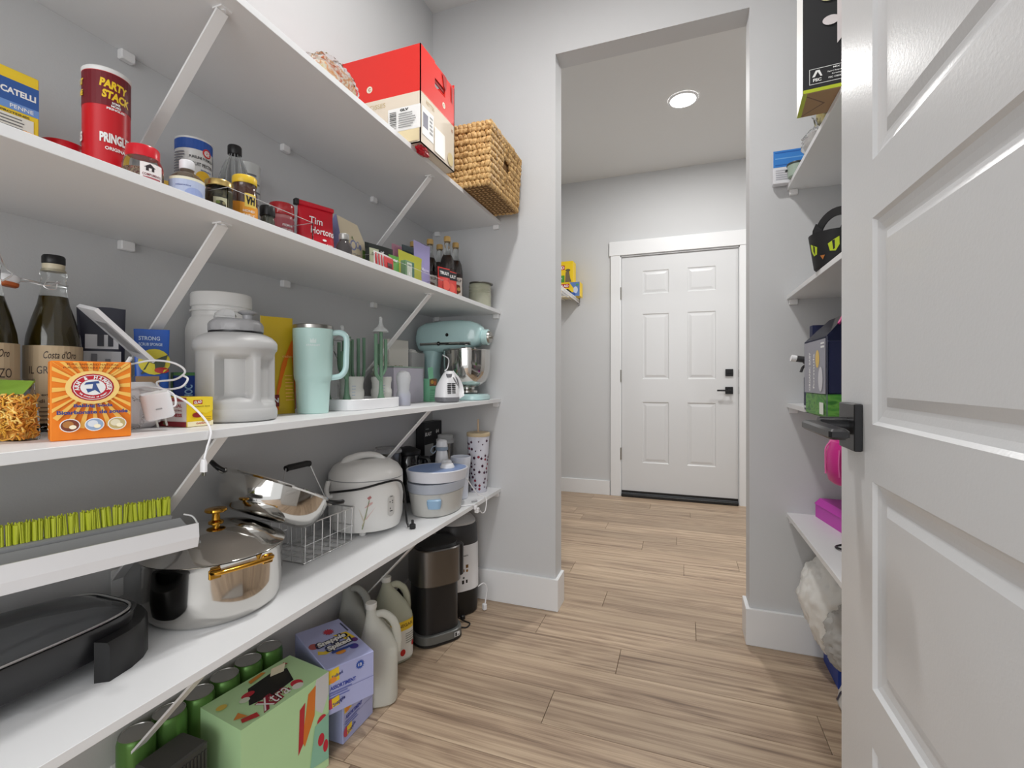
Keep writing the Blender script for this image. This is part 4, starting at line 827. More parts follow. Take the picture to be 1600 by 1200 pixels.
def nipple(label, c, zz, sc=1):
    t = thing('bottle_nipple', label, 'bottle teat', (c[0], c[1], zz))
    MB().lathe([(.0260*sc, 0), (.0265*sc, .003), (.022*sc, .008), (.011*sc, .016), (.0062*sc, .026), (.0058*sc, .036), (.0062*sc, .043), (.003*sc, .047)], 28).obj('silicone_teat', mat('clear_silicone', (228, 230, 230), .2, trans=.55, ior=1.2), t)
nipple('clear bottle teat on top of the tallest drying post', (-.878, 1.232), z+.236, .9)
nipple('clear bottle teat on the left drying post', (-.966, 1.163), z+.206)
def bottle(label, c, zz, r=.036, h=.072):
    t = thing('baby_bottle', label, 'baby bottle', (c[0], c[1], zz), facecam(*c), None)
    MB().lathe([(r*.80, 0), (r*.93, .004), (r, .018), (r*.99, .03), (r*.90, h*.5), (r*.92, h*.72), (r*1.0, h*.9), (r*.95, h)], 32).obj('bottle_body', MILKY, t)
    deco(t, cyl(lambda q: r*1.0), lines(.0, h*.62, .012, 4, .009, (150, 170, 200), .0012), name='measure_marks', step=.006); return t
bottle('squat frosted baby bottle left of the front drying post', (-.935, 1.168), z+.0255)
bottle('squat frosted baby bottle right of the front drying post', (-.915, 1.288), z+.0255, .033)
t = thing('glass_bottle', 'clear patterned glass bottle seen through the tumbler handle', 'bottle', (-1.072, 1.235, z), 40)
MB().lathe([(.030, 0), (.034, .004), (.034, .06), (.032, .07), (.034, .08), (.034, .13), (.028, .155), (.013, .18), (.012, .20)], 10).obj('glass_body', GLASS, t, True, 15)
MB().lathe([(.009, .2), (.009, .22), (.004, .222)], 16).obj('stopper', SAGE, t)
# white product box
t = carton('product_box', 'tall off-white box behind the drying rack', 'box', (-1.085, 1.612, z), 84, .118, .05, .246, mat('ivory_box', (222, 218, 210), .5))
deco(t, front(-.025), [('t', 'EVOB', -.002, .135, .05, .019, (150, 140, 90), .0), ('r', -.036, .108, .034, .1105, (180, 176, 160))])
t = thing('baby_bottle', 'clear baby bottle with a lavender base right of the drying rack', 'baby bottle', (-.884, 1.368, z), 30)
MB().lathe([(.022, 0), (.0235, .003), (.0235, .04), (.019, .052), (.021, .07), (.0245, .088), (.024, .10), (.019, .112), (.008, .118)], 28).obj('bottle_body', FROST, t)
MB().lathe([(.0185, .003), (.0205, .006), (.0205, .034), (.017, .042)], 24).obj('insert', mat('lavender_plastic', (140, 140, 188), .4), t)
t = carton('storage_box', 'plain pale lilac box with a sage rim right of the drying rack', 'box', (-1.0, 1.535, z), 88, .195, .07, .132, mat('pale_lilac', (196, 192, 204), .5))
MB().box(-.0985, .0985, -.0360, .0360, .1325, .1365).obj('rim_strip', mat('sage_rim', (150, 172, 156), .5), t, False)
t = thing('fabric_bin', 'grey fabric bin with crumpled white tissue inside, beside the mixer', 'bin', (-1.088, 1.725, z), 90)
m = MB(); a, b, h, g = .05, .046, .20, .004
m.box(-a, a, -b, -b+g, 0, h).box(-a, a, b-g, b, 0, h).box(-a, -a+g, -b+g, b-g, 0, h).box(a-g, a, -b+g, b-g, 0, h).box(-a, a, -b, b, 0, g)
m.obj('bin_body', mat('grey_felt', (176, 176, 176), .8), t, False)
blob((.0, 0, .198), (.038, .036, .018), mat('tissue', (236, 236, 232), .7), 'tissue', t, 8, .4, 9, 28, 18, False, ridge=.4)
t = carton('gift_box', 'small mint green box with a gold picture band beside the hand mixer', 'box', (-.960, 1.672, z), 84, .052, .04, .092, mat('mint_card', (136, 204, 166), .5))
deco(t, front(-.02), [('r', -.0258, .062, .0258, .0918, (120, 92, 60)), ('e', -.008, .078, .010, .008, (206, 160, 70)), ('e', .010, .074, .008, .008, (196, 110, 60)), ('t', 'STEEPED', -.004, .045, .03, .006, (90, 160, 120))]+[('r', -.024, .008+.008*i, .024, .010+.008*i, (110, 184, 144)) for i in range(4)])
MB().box(-.018, .014, -.021, -.0195, .092, .138, M=Matrix.Rotation(D(-8), 4, 'Y')).obj('lid_flap', mat('mint_card', (136, 204, 166), .5), t, False)
t = thing('doily_pile', 'crumpled sage and white wrapping poking up behind the lilac box', 'wrapping', (-1.06, 1.50, z+.116))
blob((0, 0, 0), (.02, .05, .045), mottle('wrap', [(150, 160, 140), (226, 226, 220)], 40), 'wrapping', t, 12, .35, 9, 30, 20, False, ridge=.3)
# hand mixer
t = thing('hand_mixer', 'white hand mixer lying in front of the mixer bowl with its cord wrapped round', 'hand mixer', (-.862, 1.640, z), 66); t.scale = (1.17, 1.17, 1.17)
MB().loft([(0, 0, .012, .034, .030, 3.5), (0, 0, .018, .038, .033, 3.5), (0, 0, .05, .036, .030, 3.2), (.004, 0, .075, .027, .024, 2.8), (.008, 0, .098, .016, .018, 2.5), (.008, 0, .104, .010, .012, 2)], 32).obj('mixer_body', WHITE, t)
MB().loft([(0, 0, 0, .030, .026, 3.5), (0, 0, .003, .036, .032, 3.5), (0, 0, .014, .0385, .0335, 3.5), (0, 0, .018, .037, .032, 3.5)], 32).obj('grey_base', mat('grey_trim', (118, 118, 122), .35), t)
m = MB()
for i in range(2):
    for j in range(6): m.box(-.022+i*.018, -.009+i*.018, -.0332, -.0290, .030+j*.006, .033+j*.006)
m.obj('vent_slots', BLACK, t, False)
MB().tube([(.006, -.012, .088), (.024, -.018, .080), (.032, -.018, .06), (.030, -.02, .045), (.020, -.024, .060), (.010, -.022, .078)], .003, 8, smooth=4, closed=True).loft([(-.004, -.018, .082, .010, .004, 3), (-.002, -.014, .094, .012, .006, 3)], 16).obj('control_panel', mat('grey_trim', (118, 118, 122), .35), t)
m = MB()
for i in range(5):
    x = .030+i*.0042; m.tube([(x, -.030, .012+i*.002), (x+.009, -.012, .055), (x-.004, 0, .104-i*.004), (x+.006, .02, .06), (x, .030, .01)], .0018, 6, smooth=5)
m.tube([(-.01, 0, .104), (.01, .01, .115), (.03, .03, .145), (.02, .05, .16)], .002, 6, smooth=5)
m.obj('cord', WHITE, t)
# stand mixer : local +x is the head direction
t = thing('stand_mixer', 'mint green stand mixer with steel bowl at the far end of the third shelf', 'stand mixer', (-.93, 1.868, z), 0)
MB().loft([(-.015, 0, 0, .150, .082, 4), (-.015, 0, .004, .155, .087, 4), (-.015, 0, .018, .154, .086, 4), (-.015, 0, .026, .142, .076, 4)], 48).obj('base_plate', MINT, t)
MB().loft([(-.125, 0, .024, .052, .055, 3), (-.130, 0, .05, .042, .046, 3), (-.132, 0, .12, .034, .040, 3), (-.125, 0, .19, .036, .042, 3), (-.118, 0, .23, .045, .046, 3)], 36).obj('column', MINT, t)
MX = Matrix(((0, 0, 1, 0), (0, 1, 0, 0), (-1, 0, 0, 0), (0, 0, 0, 1)))   # loft z -> x , loft x -> -z
def hl(x, zc, hz, hy, n=3.2): return (-zc, 0, x, hz, hy, n)
MB().loft([hl(-.192, .270, .018, .020, 2.5), hl(-.188, .270, .040, .040, 2.6), hl(-.172, .271, .058, .054), hl(-.14, .273, .068, .060), hl(-.05, .278, .070, .062), hl(.02, .281, .067, .060), hl(.07, .282, .060, .055), hl(.10, .281, .050, .047), hl(.118, .281, .036, .036, 2.5), hl(.124, .281, .022, .024, 2)], 44, M=MX).obj('motor_head', MINT, t)
MB().lathe([(.030, .122), (.034, .124), (.034, .146), (.030, .149)], 32, M=Matrix.Translation((0, 0, .270)) @ MX).obj('hub_ring', MINT, t)
MB().lathe([(.026, .148), (.027, .150), (.024, .157)], 28, M=Matrix.Translation((0, 0, .270)) @ MX).tube([(.157, 0, .270), (.168, 0, .270)], .006, 12).obj('attachment_knob', NICK, t)
MB().loft([hl(-.155, .243, .010, .0612), hl(-.05, .243, .010, .0652), hl(.04, .243, .010, .0637), hl(.085, .243, .010, .0557)], 40, M=MX).obj('trim_band', STEEL, t)
MB().lathe([(.006, -.003), (.0075, 0)], 16, M=Matrix.Translation((-.02, -.0632, .280)) @ Matrix.Rotation(D(90), 4, 'X')).obj('lock_pin', BLACK, t)
MB().lathe([(.007, -.006), (.009, 0)], 16, M=Matrix.Translation((-.06, -.0645, .243)) @ Matrix.Rotation(D(90), 4, 'X')).tube([(-.055, -.0665, .243), (-.01, -.0665, .243)], .0028, 8).obj('speed_lever', BLACK, t)
MB().lathe([(.030, .196), (.044, .198), (.044, .222), (.040, .232)], 36, c=(.045, 0)).obj('planetary_ring', STEEL, t)
MB().lathe([(.012, .165), (.016, .170), (.016, .197)], 24, c=(.045, 0)).obj('beater_shaft', STEELB, t)
MB().lathe([(.040, .030), (.046, .032), (.046, .040), (.034, .046), (.034, .054), (.060, .062), (.082, .082), (.096, .112), (.101, .150), (.102, .212), (.1045, .214), (.1045, .217), (.101, .217), (.0995, .212), (.098, .15), (.09, .11), (.06, .07), (.01, .062)], 64, c=(.045, 0)).obj('mixing_bowl', STEEL, t)
MB().tube([(.045+.10*math.cos(D(-100)), .10*math.sin(D(-100)), .195), (.045+.135*math.cos(D(-96)), .13*math.sin(D(-96)), .185), (.045+.125*math.cos(D(-92)), .12*math.sin(D(-92)), .12), (.045+.098*math.cos(D(-90)), .098*math.sin(D(-90)), .112)], .005, 10, smooth=5).obj('bowl_handle', STEEL, t) if False else None
deco(t, lambda x, zz, o: (x, -.0560-.0105*max(0, min(1, (.085-x)/.03))-o, zz), [('t', 'KitchenAid', .062, .243, .036, .008, (50, 60, 60), .02)], base=.001)
t = thing('fruit_sticker', 'round yellow and orange sticker on the foot of the steel mixer bowl', 'sticker', (-.90, 1.7815, z+.088)) if False else None
# ================================================================== LOWEST SHELF (left)
z = zD+Z0
# electric skillet
SK = mat('black_enamel', (34, 34, 36), .3, coat=.2)
t = thing('electric_skillet', 'black rectangular electric skillet with glass lid at the near end of the lowest shelf', 'skillet', (-1.012, .340, z), 90)
MB().loft([(0, 0, .022, .20, .070, 5), (0, 0, .030, .225, .085, 5), (0, 0, .065, .242, .096, 5), (0, 0, .087, .247, .100, 5), (0, 0, .0885, .247, .100, 5), (0, 0, .087, .240, .094, 5), (0, 0, .055, .235, .089, 5), (0, 0, .035, .22, .08, 5)], 64).obj('pan_body', SK, t)
MB().loft([(0, 0, .0875, .238, .092, 4.6), (0, 0, .090, .236, .090, 4.6), (0, 0, .106, .20, .070, 3.8), (0, 0, .120, .13, .044, 3), (0, 0, .124, .05, .02, 2)], 64).obj('glass_lid', mat('smoked_glass', (150, 152, 154), .04, trans=.8, ior=1.2), t)
MB().tube([(math.copysign(abs(math.cos(a))**(2/4.6), math.cos(a))*.240, math.copysign(abs(math.sin(a))**(2/4.6), math.sin(a))*.094, .0895) for a in [2*PI*(i+.5)/72 for i in range(72)]], .0022, 8, closed=True).obj('lid_rim', WIRE, t)
m = MB(); pts = []
for i in range(13):
    a = D(-80+160*i/12); pts.append((.105+.170*abs(math.cos(a))**.6, .118*math.sin(a)))
v = []; f = []
for (x, y) in pts:
    d = Vector((x-.10, y*1.2, 0)).normalized(); xi, yi = x-d.x*.020, y-d.y*.020
    v += [(xi, yi, 0), (x+.004, y, 0), (x+.004, y, .058), (x, y, .066), (xi, yi, .068)]
for i in range(12):
    for k in range(5): f.append((i*5+k, i*5+(k+1) % 5, (i+1)*5+(k+1) % 5, (i+1)*5+k))
f.append((4, 3, 2, 1, 0)); f.append(tuple(60+k for k in range(5)))
m.add(v, f); m.obj('end_handle', BLACK, t)
m = MB(); m.add([(-q[0], q[1], q[2]) for q in v], f); m.obj('end_handle', BLACK, t)
# dust pan with brush
dirv = Vector((-.29, -.957, 0)); ang = math.degrees(math.atan2(dirv.y, dirv.x))
t = thing('dustpan', 'long white dustpan lying across the skillet and the big pot', 'dustpan', (-.872, .640, .704), ang)
# local +x runs toward the viewer's left, local y: -y is toward the wall after rotation? (world -X side)
LN = .42
m = MB(); pr = [(.010, .046), (.013, .020), (.006, .0), (-.012, -.004), (-.10, .004), (-.125, .03), (-.123, .032), (-.10, .0075), (-.012, .0), (.003, .004), (.009, .022), (.007, .046)]
m.add([(0, y, zz) for y, zz in pr]+[(LN, y, zz) for y, zz in pr], [tuple(range(12)), tuple(range(23, 11, -1))]+[(i, (i+1) % 12, (i+1) % 12+12, i+12) for i in range(12)])
m.obj('pan_body', WHITE, t, False)
MB().add([(-.006, .004, .008), (LN, .004, .008), (LN, -.040, .050), (.014, -.040, .050), (-.006, .004, .005), (LN, .004, .005), (LN, -.040, .047), (.014, -.040, .047)], [(0, 1, 2, 3), (7, 6, 5, 4), (0, 4, 5, 1), (1, 5, 6, 2), (2, 6, 7, 3), (3, 7, 4, 0)]).obj('grey_apron', mat('grey_rubber', (160, 162, 164), .5), t, False)
MB().tube([(.006, -.045, .054), (-.004, -.03, .050), (-.006, -.012, .036), (-.002, -.004, .018)], .0016, 6, smooth=4).obj('hang_loop', WHITE, t)
t2 = thing('hand_brush', 'hand brush with lime green bristles lying inside the white dustpan', 'brush', (-.872, .640, .704), ang)
MB().rbox(.022, LN, -.075, -.050, .044, .056, .003).obj('brush_bar', mat('grey_rubber', (160, 162, 164), .5), t2)
LIME = mat('lime_bristle', (206, 216, 62), .55); rb = random.Random(3); tm = []
for k in range(3):
    m = MB(); rr_ = random.Random(k)
    for i in range(9):
        x = rr_.uniform(-.0028, .0028); y = rr_.uniform(-.004, .004); m.tube([(x, y, 0), (x*1.2+rr_.uniform(-.0006, .0006), y*1.4, .036+rr_.uniform(-.003, .001))], .0011, 5)
    m.loft([(0, 0, 0, .0030, .005, 2), (0, 0, .032, .0034, .006, 2)], 8)
    tm.append(m.mesh('bristle_tuft', LIME))
for i in range(54):
    o = bpy.data.objects.new('bristle_tuft', tm[i % 3]); COL.objects.link(o); o.parent = t2; o.location = (.027+i*.00735+rb.uniform(-.0008, .0008), -.062, .0545); o.rotation_euler = (D(rb.uniform(-2, 8)), D(rb.uniform(-3, 3)), rb.uniform(0, .5))
# big pot
t = thing('stock_pot', 'large polished steel pot with domed lid and gold handles', 'pot', (-.985, .768, z), -18)
MB().lathe([(.112, 0), (.120, .003), (.128, .012), (.1325, .030), (.134, .060), (.134, .118), (.1375, .128), (.1385, .1295), (.1355, .1305), (.1315, .120), (.13, .03), (.10, .008)], 72).obj('pot_body', STEEL, t)
MB().lathe([(.1375, .1312), (.1400, .1320), (.1375, .1345), (.122, .1420), (.105, .1560), (.075, .172), (.04, .180), (.01, .182)], 72).obj('pot_lid', STEEL, t)
k = MB().lathe([(.015, .1815), (.0155, .184), (.0085, .188), (.0075, .200), (.0085, .204), (.0205, .206), (.0225, .2085), (.0215, .2125), (.016, .214)], 32).obj('lid_knob', GOLD, t)
for sgn in (1, -1):
    m = MB(); pts = [(.134, -.052), (.140, -.056), (.150, -.050), (.1525, -.03), (.1535, 0), (.1525, .03), (.150, .050), (.140, .056), (.134, .052)]
    m.tube([(sgn*x, y, .120+.004*(x-.134)/.04) for x, y in pts], .0065, 12, smooth=4, flatn=.8)
    m.rbox(min(sgn*.131, sgn*.138), max(sgn*.131, sgn*.138), -.062, -.040, .106, .1265, .002).rbox(min(sgn*.131, sgn*.138), max(sgn*.131, sgn*.138), .040, .062, .106, .1265, .002)
    m.obj('side_handle', GOLD, t)
# wire basket
t = thing('wire_basket', 'chrome wire basket with raised black grip under the tilted steel pan', 'wire basket', (-1.040, 1.105, z))
a, b, h = .080, .103, .106; lp = [(-a, -b), (a, -b), (a, b), (-a, b)]
MB().tube([(x, y, h) for x, y in lp], .0019, 8, closed=True).tube([(x*.97, y*.97, .0021) for x, y in lp], .0016, 8, closed=True).tube([(x*.985, y*.985, .05) for x, y in lp], .0011, 6, closed=True).obj('frame_wire', WIRE, t)
for i in range(7):
    y = -b*.93+2*b*.93*i/6; MB().tube([(-a, y, h), (-a*.97, y, .002), (a*.97, y, .002), (a, y, h)], .0013, 6).obj('cross_wire', WIRE, t)
for i in range(5):
    x = -a*.9+2*a*.9*i/4; MB().tube([(x, -b, h), (x, -b*.97, .0045), (x, b*.97, .0045), (x, b, h)], .0013, 6).obj('cross_wire', WIRE, t)
MB().tube([(-.02, -b-.002, h), (-.03, -.055, .245), (-.03, .035, .245), (-.02, b+.002, h)], .0022, 8).obj('bail_wire', WIRE, t)
MB().tube([(-.03, -.055, .245), (-.03, -.045, .247), (-.03, .025, .247), (-.03, .035, .245)], .0092, 16).obj('grip', BLACK, t)
# tilted pan
camp = Vector((0, 0, 1.023)); 
def px(u, v, d):
    r = (u-800)/734.9*d; th = .3469; return Vector((r*math.cos(th)-d*math.sin(th), r*math.sin(th)+d*math.cos(th), 1.023+(592-v)/734.9*d))
PANC = Vector((-.995, .952, .742)); e2 = (camp-PANC).normalized(); rgt = Vector((.94, .34, 0)); e1 = (rgt-Vector((0, 0, 1))*.30); e1 = (e1-e2*e1.dot(e2)).normalized(); n3 = e1.cross(e2).normalized()
if n3.z < 0: n3 = -n3
e2 = n3.cross(e1).normalized(); e2t = (e2*.995+n3*.0).normalized()
t = thing('tilted_pan', 'steel pan with black loop handles tilted across the pot lid and wire basket', 'pan', tuple(PANC))
Mx = Matrix((e1, n3.cross(e1), n3)).transposed(); t.rotation_euler = Mx.to_euler()
t.rotation_euler.rotate_axis('X', D(-4))
MB().lathe([(.085, -.086), (.104, -.080), (.121, -.062), (.130, -.035), (.133, -.004), (.137, .0), (.1365, .0025), (.132, .001), (.128, -.035), (.118, -.06), (.10, -.076), (.02, -.080)], 72).obj('pan_body', STEEL, t)
for sgn in (1, -1):
    MB().tube([(sgn*.130, -.022, -.004), (sgn*.148, -.024, .0), (sgn*.164, -.014, .007), (sgn*.167, 0, .009), (sgn*.164, .014, .007), (sgn*.148, .024, .0), (sgn*.130, .022, -.004)], .0058, 12, smooth=4).obj('loop_handle', BLACK, t)
    for yy in (-1, 1): MB().rbox(min(sgn*.130, sgn*.142), max(sgn*.130, sgn*.142), yy*.022-.004, yy*.022+.004, -.010, .0, .001).obj('handle_bracket', STEELB, t)
# rice cooker
t = thing('rice_cooker', 'white rice cooker with floral print and a black cord laid over it', 'rice cooker', (-1.012, 1.338, z), 40)
MB().loft([(0, 0, .012, .100, .104, 2.2), (0, 0, .016, .112, .116, 2.2), (0, 0, .05, .120, .123, 2.2), (0, 0, .12, .122, .125, 2.2), (0, 0, .176, .121, .124, 2.2)], 64).obj('cooker_body', OFFW, t)
MB().loft([(0, 0, .176, .1185, .1215, 2.2), (0, 0, .1795, .1185, .1215, 2.2)], 64).obj('seam_gap', GREYD, t)
MB().loft([(0, 0, .1795, .121, .124, 2.2), (0, 0, .190, .120, .123, 2.2), (0, 0, .212, .106, .109, 2.2), (0, 0, .226, .082, .085, 2.2), (0, 0, .232, .05, .05, 2), (0, 0, .233, .01, .01, 2)], 64).obj('cooker_lid', OFFW, t)
MB().tube([(-.080, -.02, .212), (-.060, -.02, .234), (-.015, -.01, .246), (.030, 0, .243), (.058, .004, .227)], [.012, .013, .012, .011, .010, .009], 12, smooth=5, flatn=1.0).obj('carry_handle', OFFW, t)
MB().lathe([(.010, 0), (.011, .003), (.011, .014)], 16, c=(-.015, -.085)).lathe([(.010, 0), (.011, .014)], 16, c=(.07, .03)).lathe([(.010, 0), (.011, .014)], 16, c=(-.07, .03)).obj('foot', OFFW, t)
MB().tube([(-.105, -.06, .13), (-.118, -.062, .128), (-.124, -.060, .15), (-.118, -.055, .175)], .008, 10, smooth=3).obj('side_latch', OFFW, t)
def rice(x, zz, o):
    a = x/.123; R_ = .119+o; c, s_ = math.sin(a), -math.cos(a); k = (abs(c)**2.2+abs(s_)**2.2)**(-1/2.2); rad = k*(.1228+(min(zz, .12)-.05)*.025); return ((rad+o)*c*.99, (rad+o)*s_*1.01, zz)
deco(t, rice, [('p', [(.075+.013*math.cos(q), .092+(.022 if math.sin(q) > 0 else -.022)+.012*math.sin(q)) for q in [2*PI*i/20 for i in range(20)]], (206, 204, 200)), ('t', 'ON', .075, .122, .010, .004, (60, 60, 60), .05), ('e', .070, .105, .002, .002, BLK), ('e', .080, .108, .0022, .0022, BLK), ('r', .078, .100, .082, .103, BLK), ('e', .071, .084, .002, .003, (110, 110, 110)), ('r', .069, .074, .080, .077, BLK), ('p', [(-.004, .128), (.002, .121), (.010, .128), (.006, .134)], (190, 120, 120)), ('p', [(-.012, .096), (.0, .10), (.012, .108), (.014, .114), (.004, .112)], (220, 180, 176)), ('p', [(-.020, .030), (-.017, .030), (.004, .120), (.002, .121)], (140, 150, 110)), ('p', [(-.014, .05), (-.010, .05), (-.030, .10)], (216, 206, 186)), ('p', [(-.010, .06), (-.006, .06), (.024, .10)], (226, 196, 190)), ('p', [(-.02, .04), (-.016, .042), (.0, .085)], (200, 190, 160))], step=.008, name='floral_print')
deco(t, top(.2442), [('t', 'Neuro Fuzzy', .05, -.02, .04, .008, (170, 50, 50), .02, D(10))], name='lid_print') if False else None
th = .3469
def ring(adeg, rad, zz): return (rad*math.sin(D(adeg)), -rad*math.cos(D(adeg)), zz)
MB().tube([ring(-62, .130, .14), ring(-40, .136, .150), ring(-10, .135, .160), ring(18, .135, .172), ring(38, .138, .174), ring(52, .137, .160), ring(60, .136, .13), ring(64, .136, .10), ring(68, .138, .03), ring(62, .150, .006)], .0036, 8, smooth=6).obj('power_cord', BLACK, t)
MB().rbox(-.010, .010, -.007, .007, 0, .018, .003, M=Matrix.Translation((.145, -.078, 0))).rbox(-.004, .004, -.006, .006, .018, .030, .001, M=Matrix.Translation((.145, -.078, 0))).obj('cord_plug', BLACK, t)
# strainer / steel bowl
t = thing('steel_canister', 'short steel canister with clear lid behind the rice cooker', 'canister', (-1.078, 1.560, z), 40)
MB().lathe([(.046, 0), (.050, .004), (.050, .215), (.052, .218)], 40).obj('canister_body', STEELB, t)
MB().lathe([(.0525, .2185), (.053, .224), (.050, .234), (.048, .236)], 40).obj('clear_lid', PLAST, t)
# blue tub
t = thing('baby_food_maker', 'oval translucent tub with pale blue basket holding baby bottle parts', 'tub', (-.886, 1.602, z), 90)
MB().loft([(0, 0, 0, .104, .074, 2.2), (0, 0, .004, .112, .082, 2.2), (0, 0, .085, .124, .094, 2.2), (0, 0, .0865, .122, .092, 2.2), (0, 0, .01, .110, .080, 2.2)], 56).obj('clear_base', mat('smoky_tub', (222, 221, 216), .25, trans=.25, ior=1.1), t)
MB().loft([(0, 0, .0868, .1235, .0935, 2.2), (0, 0, .089, .1265, .0965, 2.2), (0, 0, .118, .1300, .0995, 2.2), (0, 0, .122, .1305, .0995, 2.2)], 56).obj('grey_collar', mat('pale_blue_grey', (196, 202, 214), .35, trans=.2), t)
v = []; m = MB(); rg = []
n = 56
for (zz, a_, b_) in ((.122, .126, .095), (.140, .132, .101), (.158, .137, .105), (.160, .134, .102), (.150, .126, .094), (.128, .118, .088)):
    pass
def tilt(lst): return [(0, 0, zz, a_, b_, 2.2) for zz, a_, b_ in lst]
m.loft(tilt([(.1222, .130, .099), (.140, .133, .102), (.160, .138, .106), (.163, .136, .104), (.1615, .131, .099)]), 56, M=Matrix.Translation((0, 0, 0)) @ Matrix.Rotation(D(2.5), 4, 'Y')).obj('white_rim', mat('white_rim_plastic', (226, 228, 236), .3), t)
MB().loft(tilt([(.1622, .131, .099), (.150, .126, .094), (.1255, .118, .088), (.1245, .118, .088)]), 56, M=Matrix.Rotation(D(2.5), 4, 'Y')).obj('blue_basket', mat('periwinkle_plastic', (142, 166, 212), .4), t)
MB().lathe([(.028, .1626), (.028, .166), (.022, .178), (.006, .183)], 28, c=(.018, -.035)).obj('round_cap', WHITE, t)
MB().lathe([(.020, .1626), (.021, .174), (.016, .180)], 24, c=(.078, .0)).obj('round_cap', WHITE, t)
MB().loft([(0, -.0815, .035, .022, .012, 3), (0, -.086, .052, .026, .012, 3), (0, -.088, .066, .026, .012, 3), (0, -.086, .070, .022, .010, 3)], 24, M=Matrix.Rotation(D(-66), 4, 'Z') @ Matrix.Translation((0, -.030, 0))).obj('blue_clasp', mat('sky_clasp', (150, 184, 214), .3), t)
deco(t, lambda x, zz, o: (.1315+o-x*.0-(.02*abs(x)), x-.03, zz), [('e', 0, .10, .010, .012, (226, 222, 60))], name='yellow_sticker') if False else None
# black cooker & glass bowl behind
t = thing('coffee_carafe', 'black lidded carafe in the shadow behind the blue tub', 'carafe', (-1.072, 1.690, z), 150)
MB().lathe([(.045, 0), (.055, .006), (.062, .05), (.062, .13), (.056, .17), (.050, .19)], 40).obj('carafe_body', mat('black_glass', (22, 22, 26), .08, coat=.8), t)
MB().lathe([(.051, .19), (.054, .194), (.054, .206), (.03, .218), (.012, .224)], 36).obj('carafe_lid', BLACK, t)
MB().tube([(-.045, -.03, .18), (-.075, -.055, .17), (-.078, -.058, .09), (-.055, -.035, .05)], .008, 10, smooth=4).obj('handle', BLACK, t)
t = thing('glass_bowl', 'dark blue tinted glass bowl stacked behind the blue tub', 'bowl', (-1.090, 1.812, z), 0)
MB().lathe([(.025, 0), (.030, .003), (.040, .08), (.044, .155), (.046, .158), (.043, .158), (.038, .08), (.02, .02)], 40).obj('bowl_body', mat('blue_black_glass', (36, 42, 54), .06, trans=.3), t)
t = carton('black_box', 'black box with white lettering in the far corner of the lowest shelf', 'box', (-1.112, 1.935, z), 90, .16, .045, .305, mat('black_card', (30, 30, 32), .45))
deco(t, front(-.0225), [('t', 'NINJA', -.055, .275, .03, .005, (200, 200, 200)), ('t', 'BLAST', -.045, .252, .060, .017, WHT, .03, 0, .2), ('t', '64', .038, .258, .028, .018, WHT, .02), ('r', -.0785, .150, .0, .205, (188, 188, 188))])
t = thing('pump_bottle', 'white bottle with grey shoulder ring and loop behind the blue tub', 'bottle', (-.962, 1.782, z), 30)
MB().lathe([(.026, 0), (.028, .004), (.028, .16), (.024, .19), (.0215, .20)], 32).obj('bottle_body', WHITE, t)
MB().lathe([(.0225, .20), (.0265, .203), (.0265, .213), (.024, .215)], 32).obj('grey_ring', mat('blue_grey_plastic', (150, 164, 180), .35), t)
MB().lathe([(.0245, .2155), (.025, .222), (.0215, .240), (.012, .247)], 32).obj('dome_cap', WHITE, t)
MB().tube([(-.022, -.01, .222), (-.040, -.016, .215), (-.046, -.018, .200), (-.036, -.016, .190), (-.026, -.012, .200)], .0022, 8, smooth=4).obj('carry_loop', mat('blue_grey_plastic', (150, 164, 180), .35), t)
t = thing('steel_tumbler', 'grey steel tumbler with clear lid in the far corner', 'tumbler', (-1.00, 1.885, z), 30)
MB().lathe([(.030, 0), (.032, .004), (.037, .215), (.038, .218)], 40).obj('tumbler_body', mat('grey_steel_cup', (150, 152, 152), .25, .8), t)
MB().lathe([(.0395, .2185), (.0405, .222), (.0405, .232), (.034, .238), (.034, .252), (.028, .255)], 40).obj('clear_lid', FROST, t)
t = thing('white_bowl', 'white plastic cup beside the blue tub, in front of the cherry tumbler', 'cup', (-.880, 1.796, z), 20)
MB().lathe([(.026, 0), (.03, .004), (.036, .12), (.0415, .145), (.043, .175), (.041, .177), (.039, .15)], 40).obj('cup_body', mat('pale_cup', (214, 218, 228), .3), t)
t = thing('straw_tumbler', 'tall white tumbler printed with dark cherries, wooden lid and straw', 'tumbler', (-.862, 1.938, z), 30)
MB().lathe([(.037, 0), (.039, .003), (.050, .245), (.050, .247)], 48).obj('tumbler_body', mat('tumbler_white', (222, 222, 232), .3), t)
MB().lathe([(.0515, .2475), (.0525, .249), (.0525, .262), (.050, .264)], 48).obj('bamboo_lid', mat('bamboo', (216, 196, 160), .45), t)
MB().tube([(0, .005, .262), (0, .008, .322)], .0042, 12).obj('straw', mat('wood_straw', (206, 180, 150), .45), t)
rb = random.Random(12); L_ = []
pts_ = []
while len(pts_) < 60:
    x = rb.uniform(-.075, .075); y = rb.uniform(.012, .236)
    if all((x-a_)**2+(y-b_)**2 > .0145**2 for a_, b_ in pts_): pts_.append((x, y))
for i, (x, y) in enumerate(pts_):
    R_ = rb.choice([.0052, .0058, .0030]); L_ += [('e', x, y, R_, R_, (70, 34, 58) if i % 4 else (140, 40, 60)), ('p', [(x-.0002, y+R_*.6), (x+.0008, y+R_*.6), (x+.003, y+R_*1.9), (x+.0022, y+R_*1.9)], (80, 60, 70))]
deco(t, lambda x, zz, o: ((.039+zz*.045+.0003+o)*math.sin(x/.046), -(.039+zz*.045+.0003+o)*math.cos(x/.046), zz), L_, name='cherry_print', lift=.000004)
t = thing('power_adapter', 'white cord and plug hanging over the front edge by the blue tub', 'cord', (-.79, 1.70, z), 0)
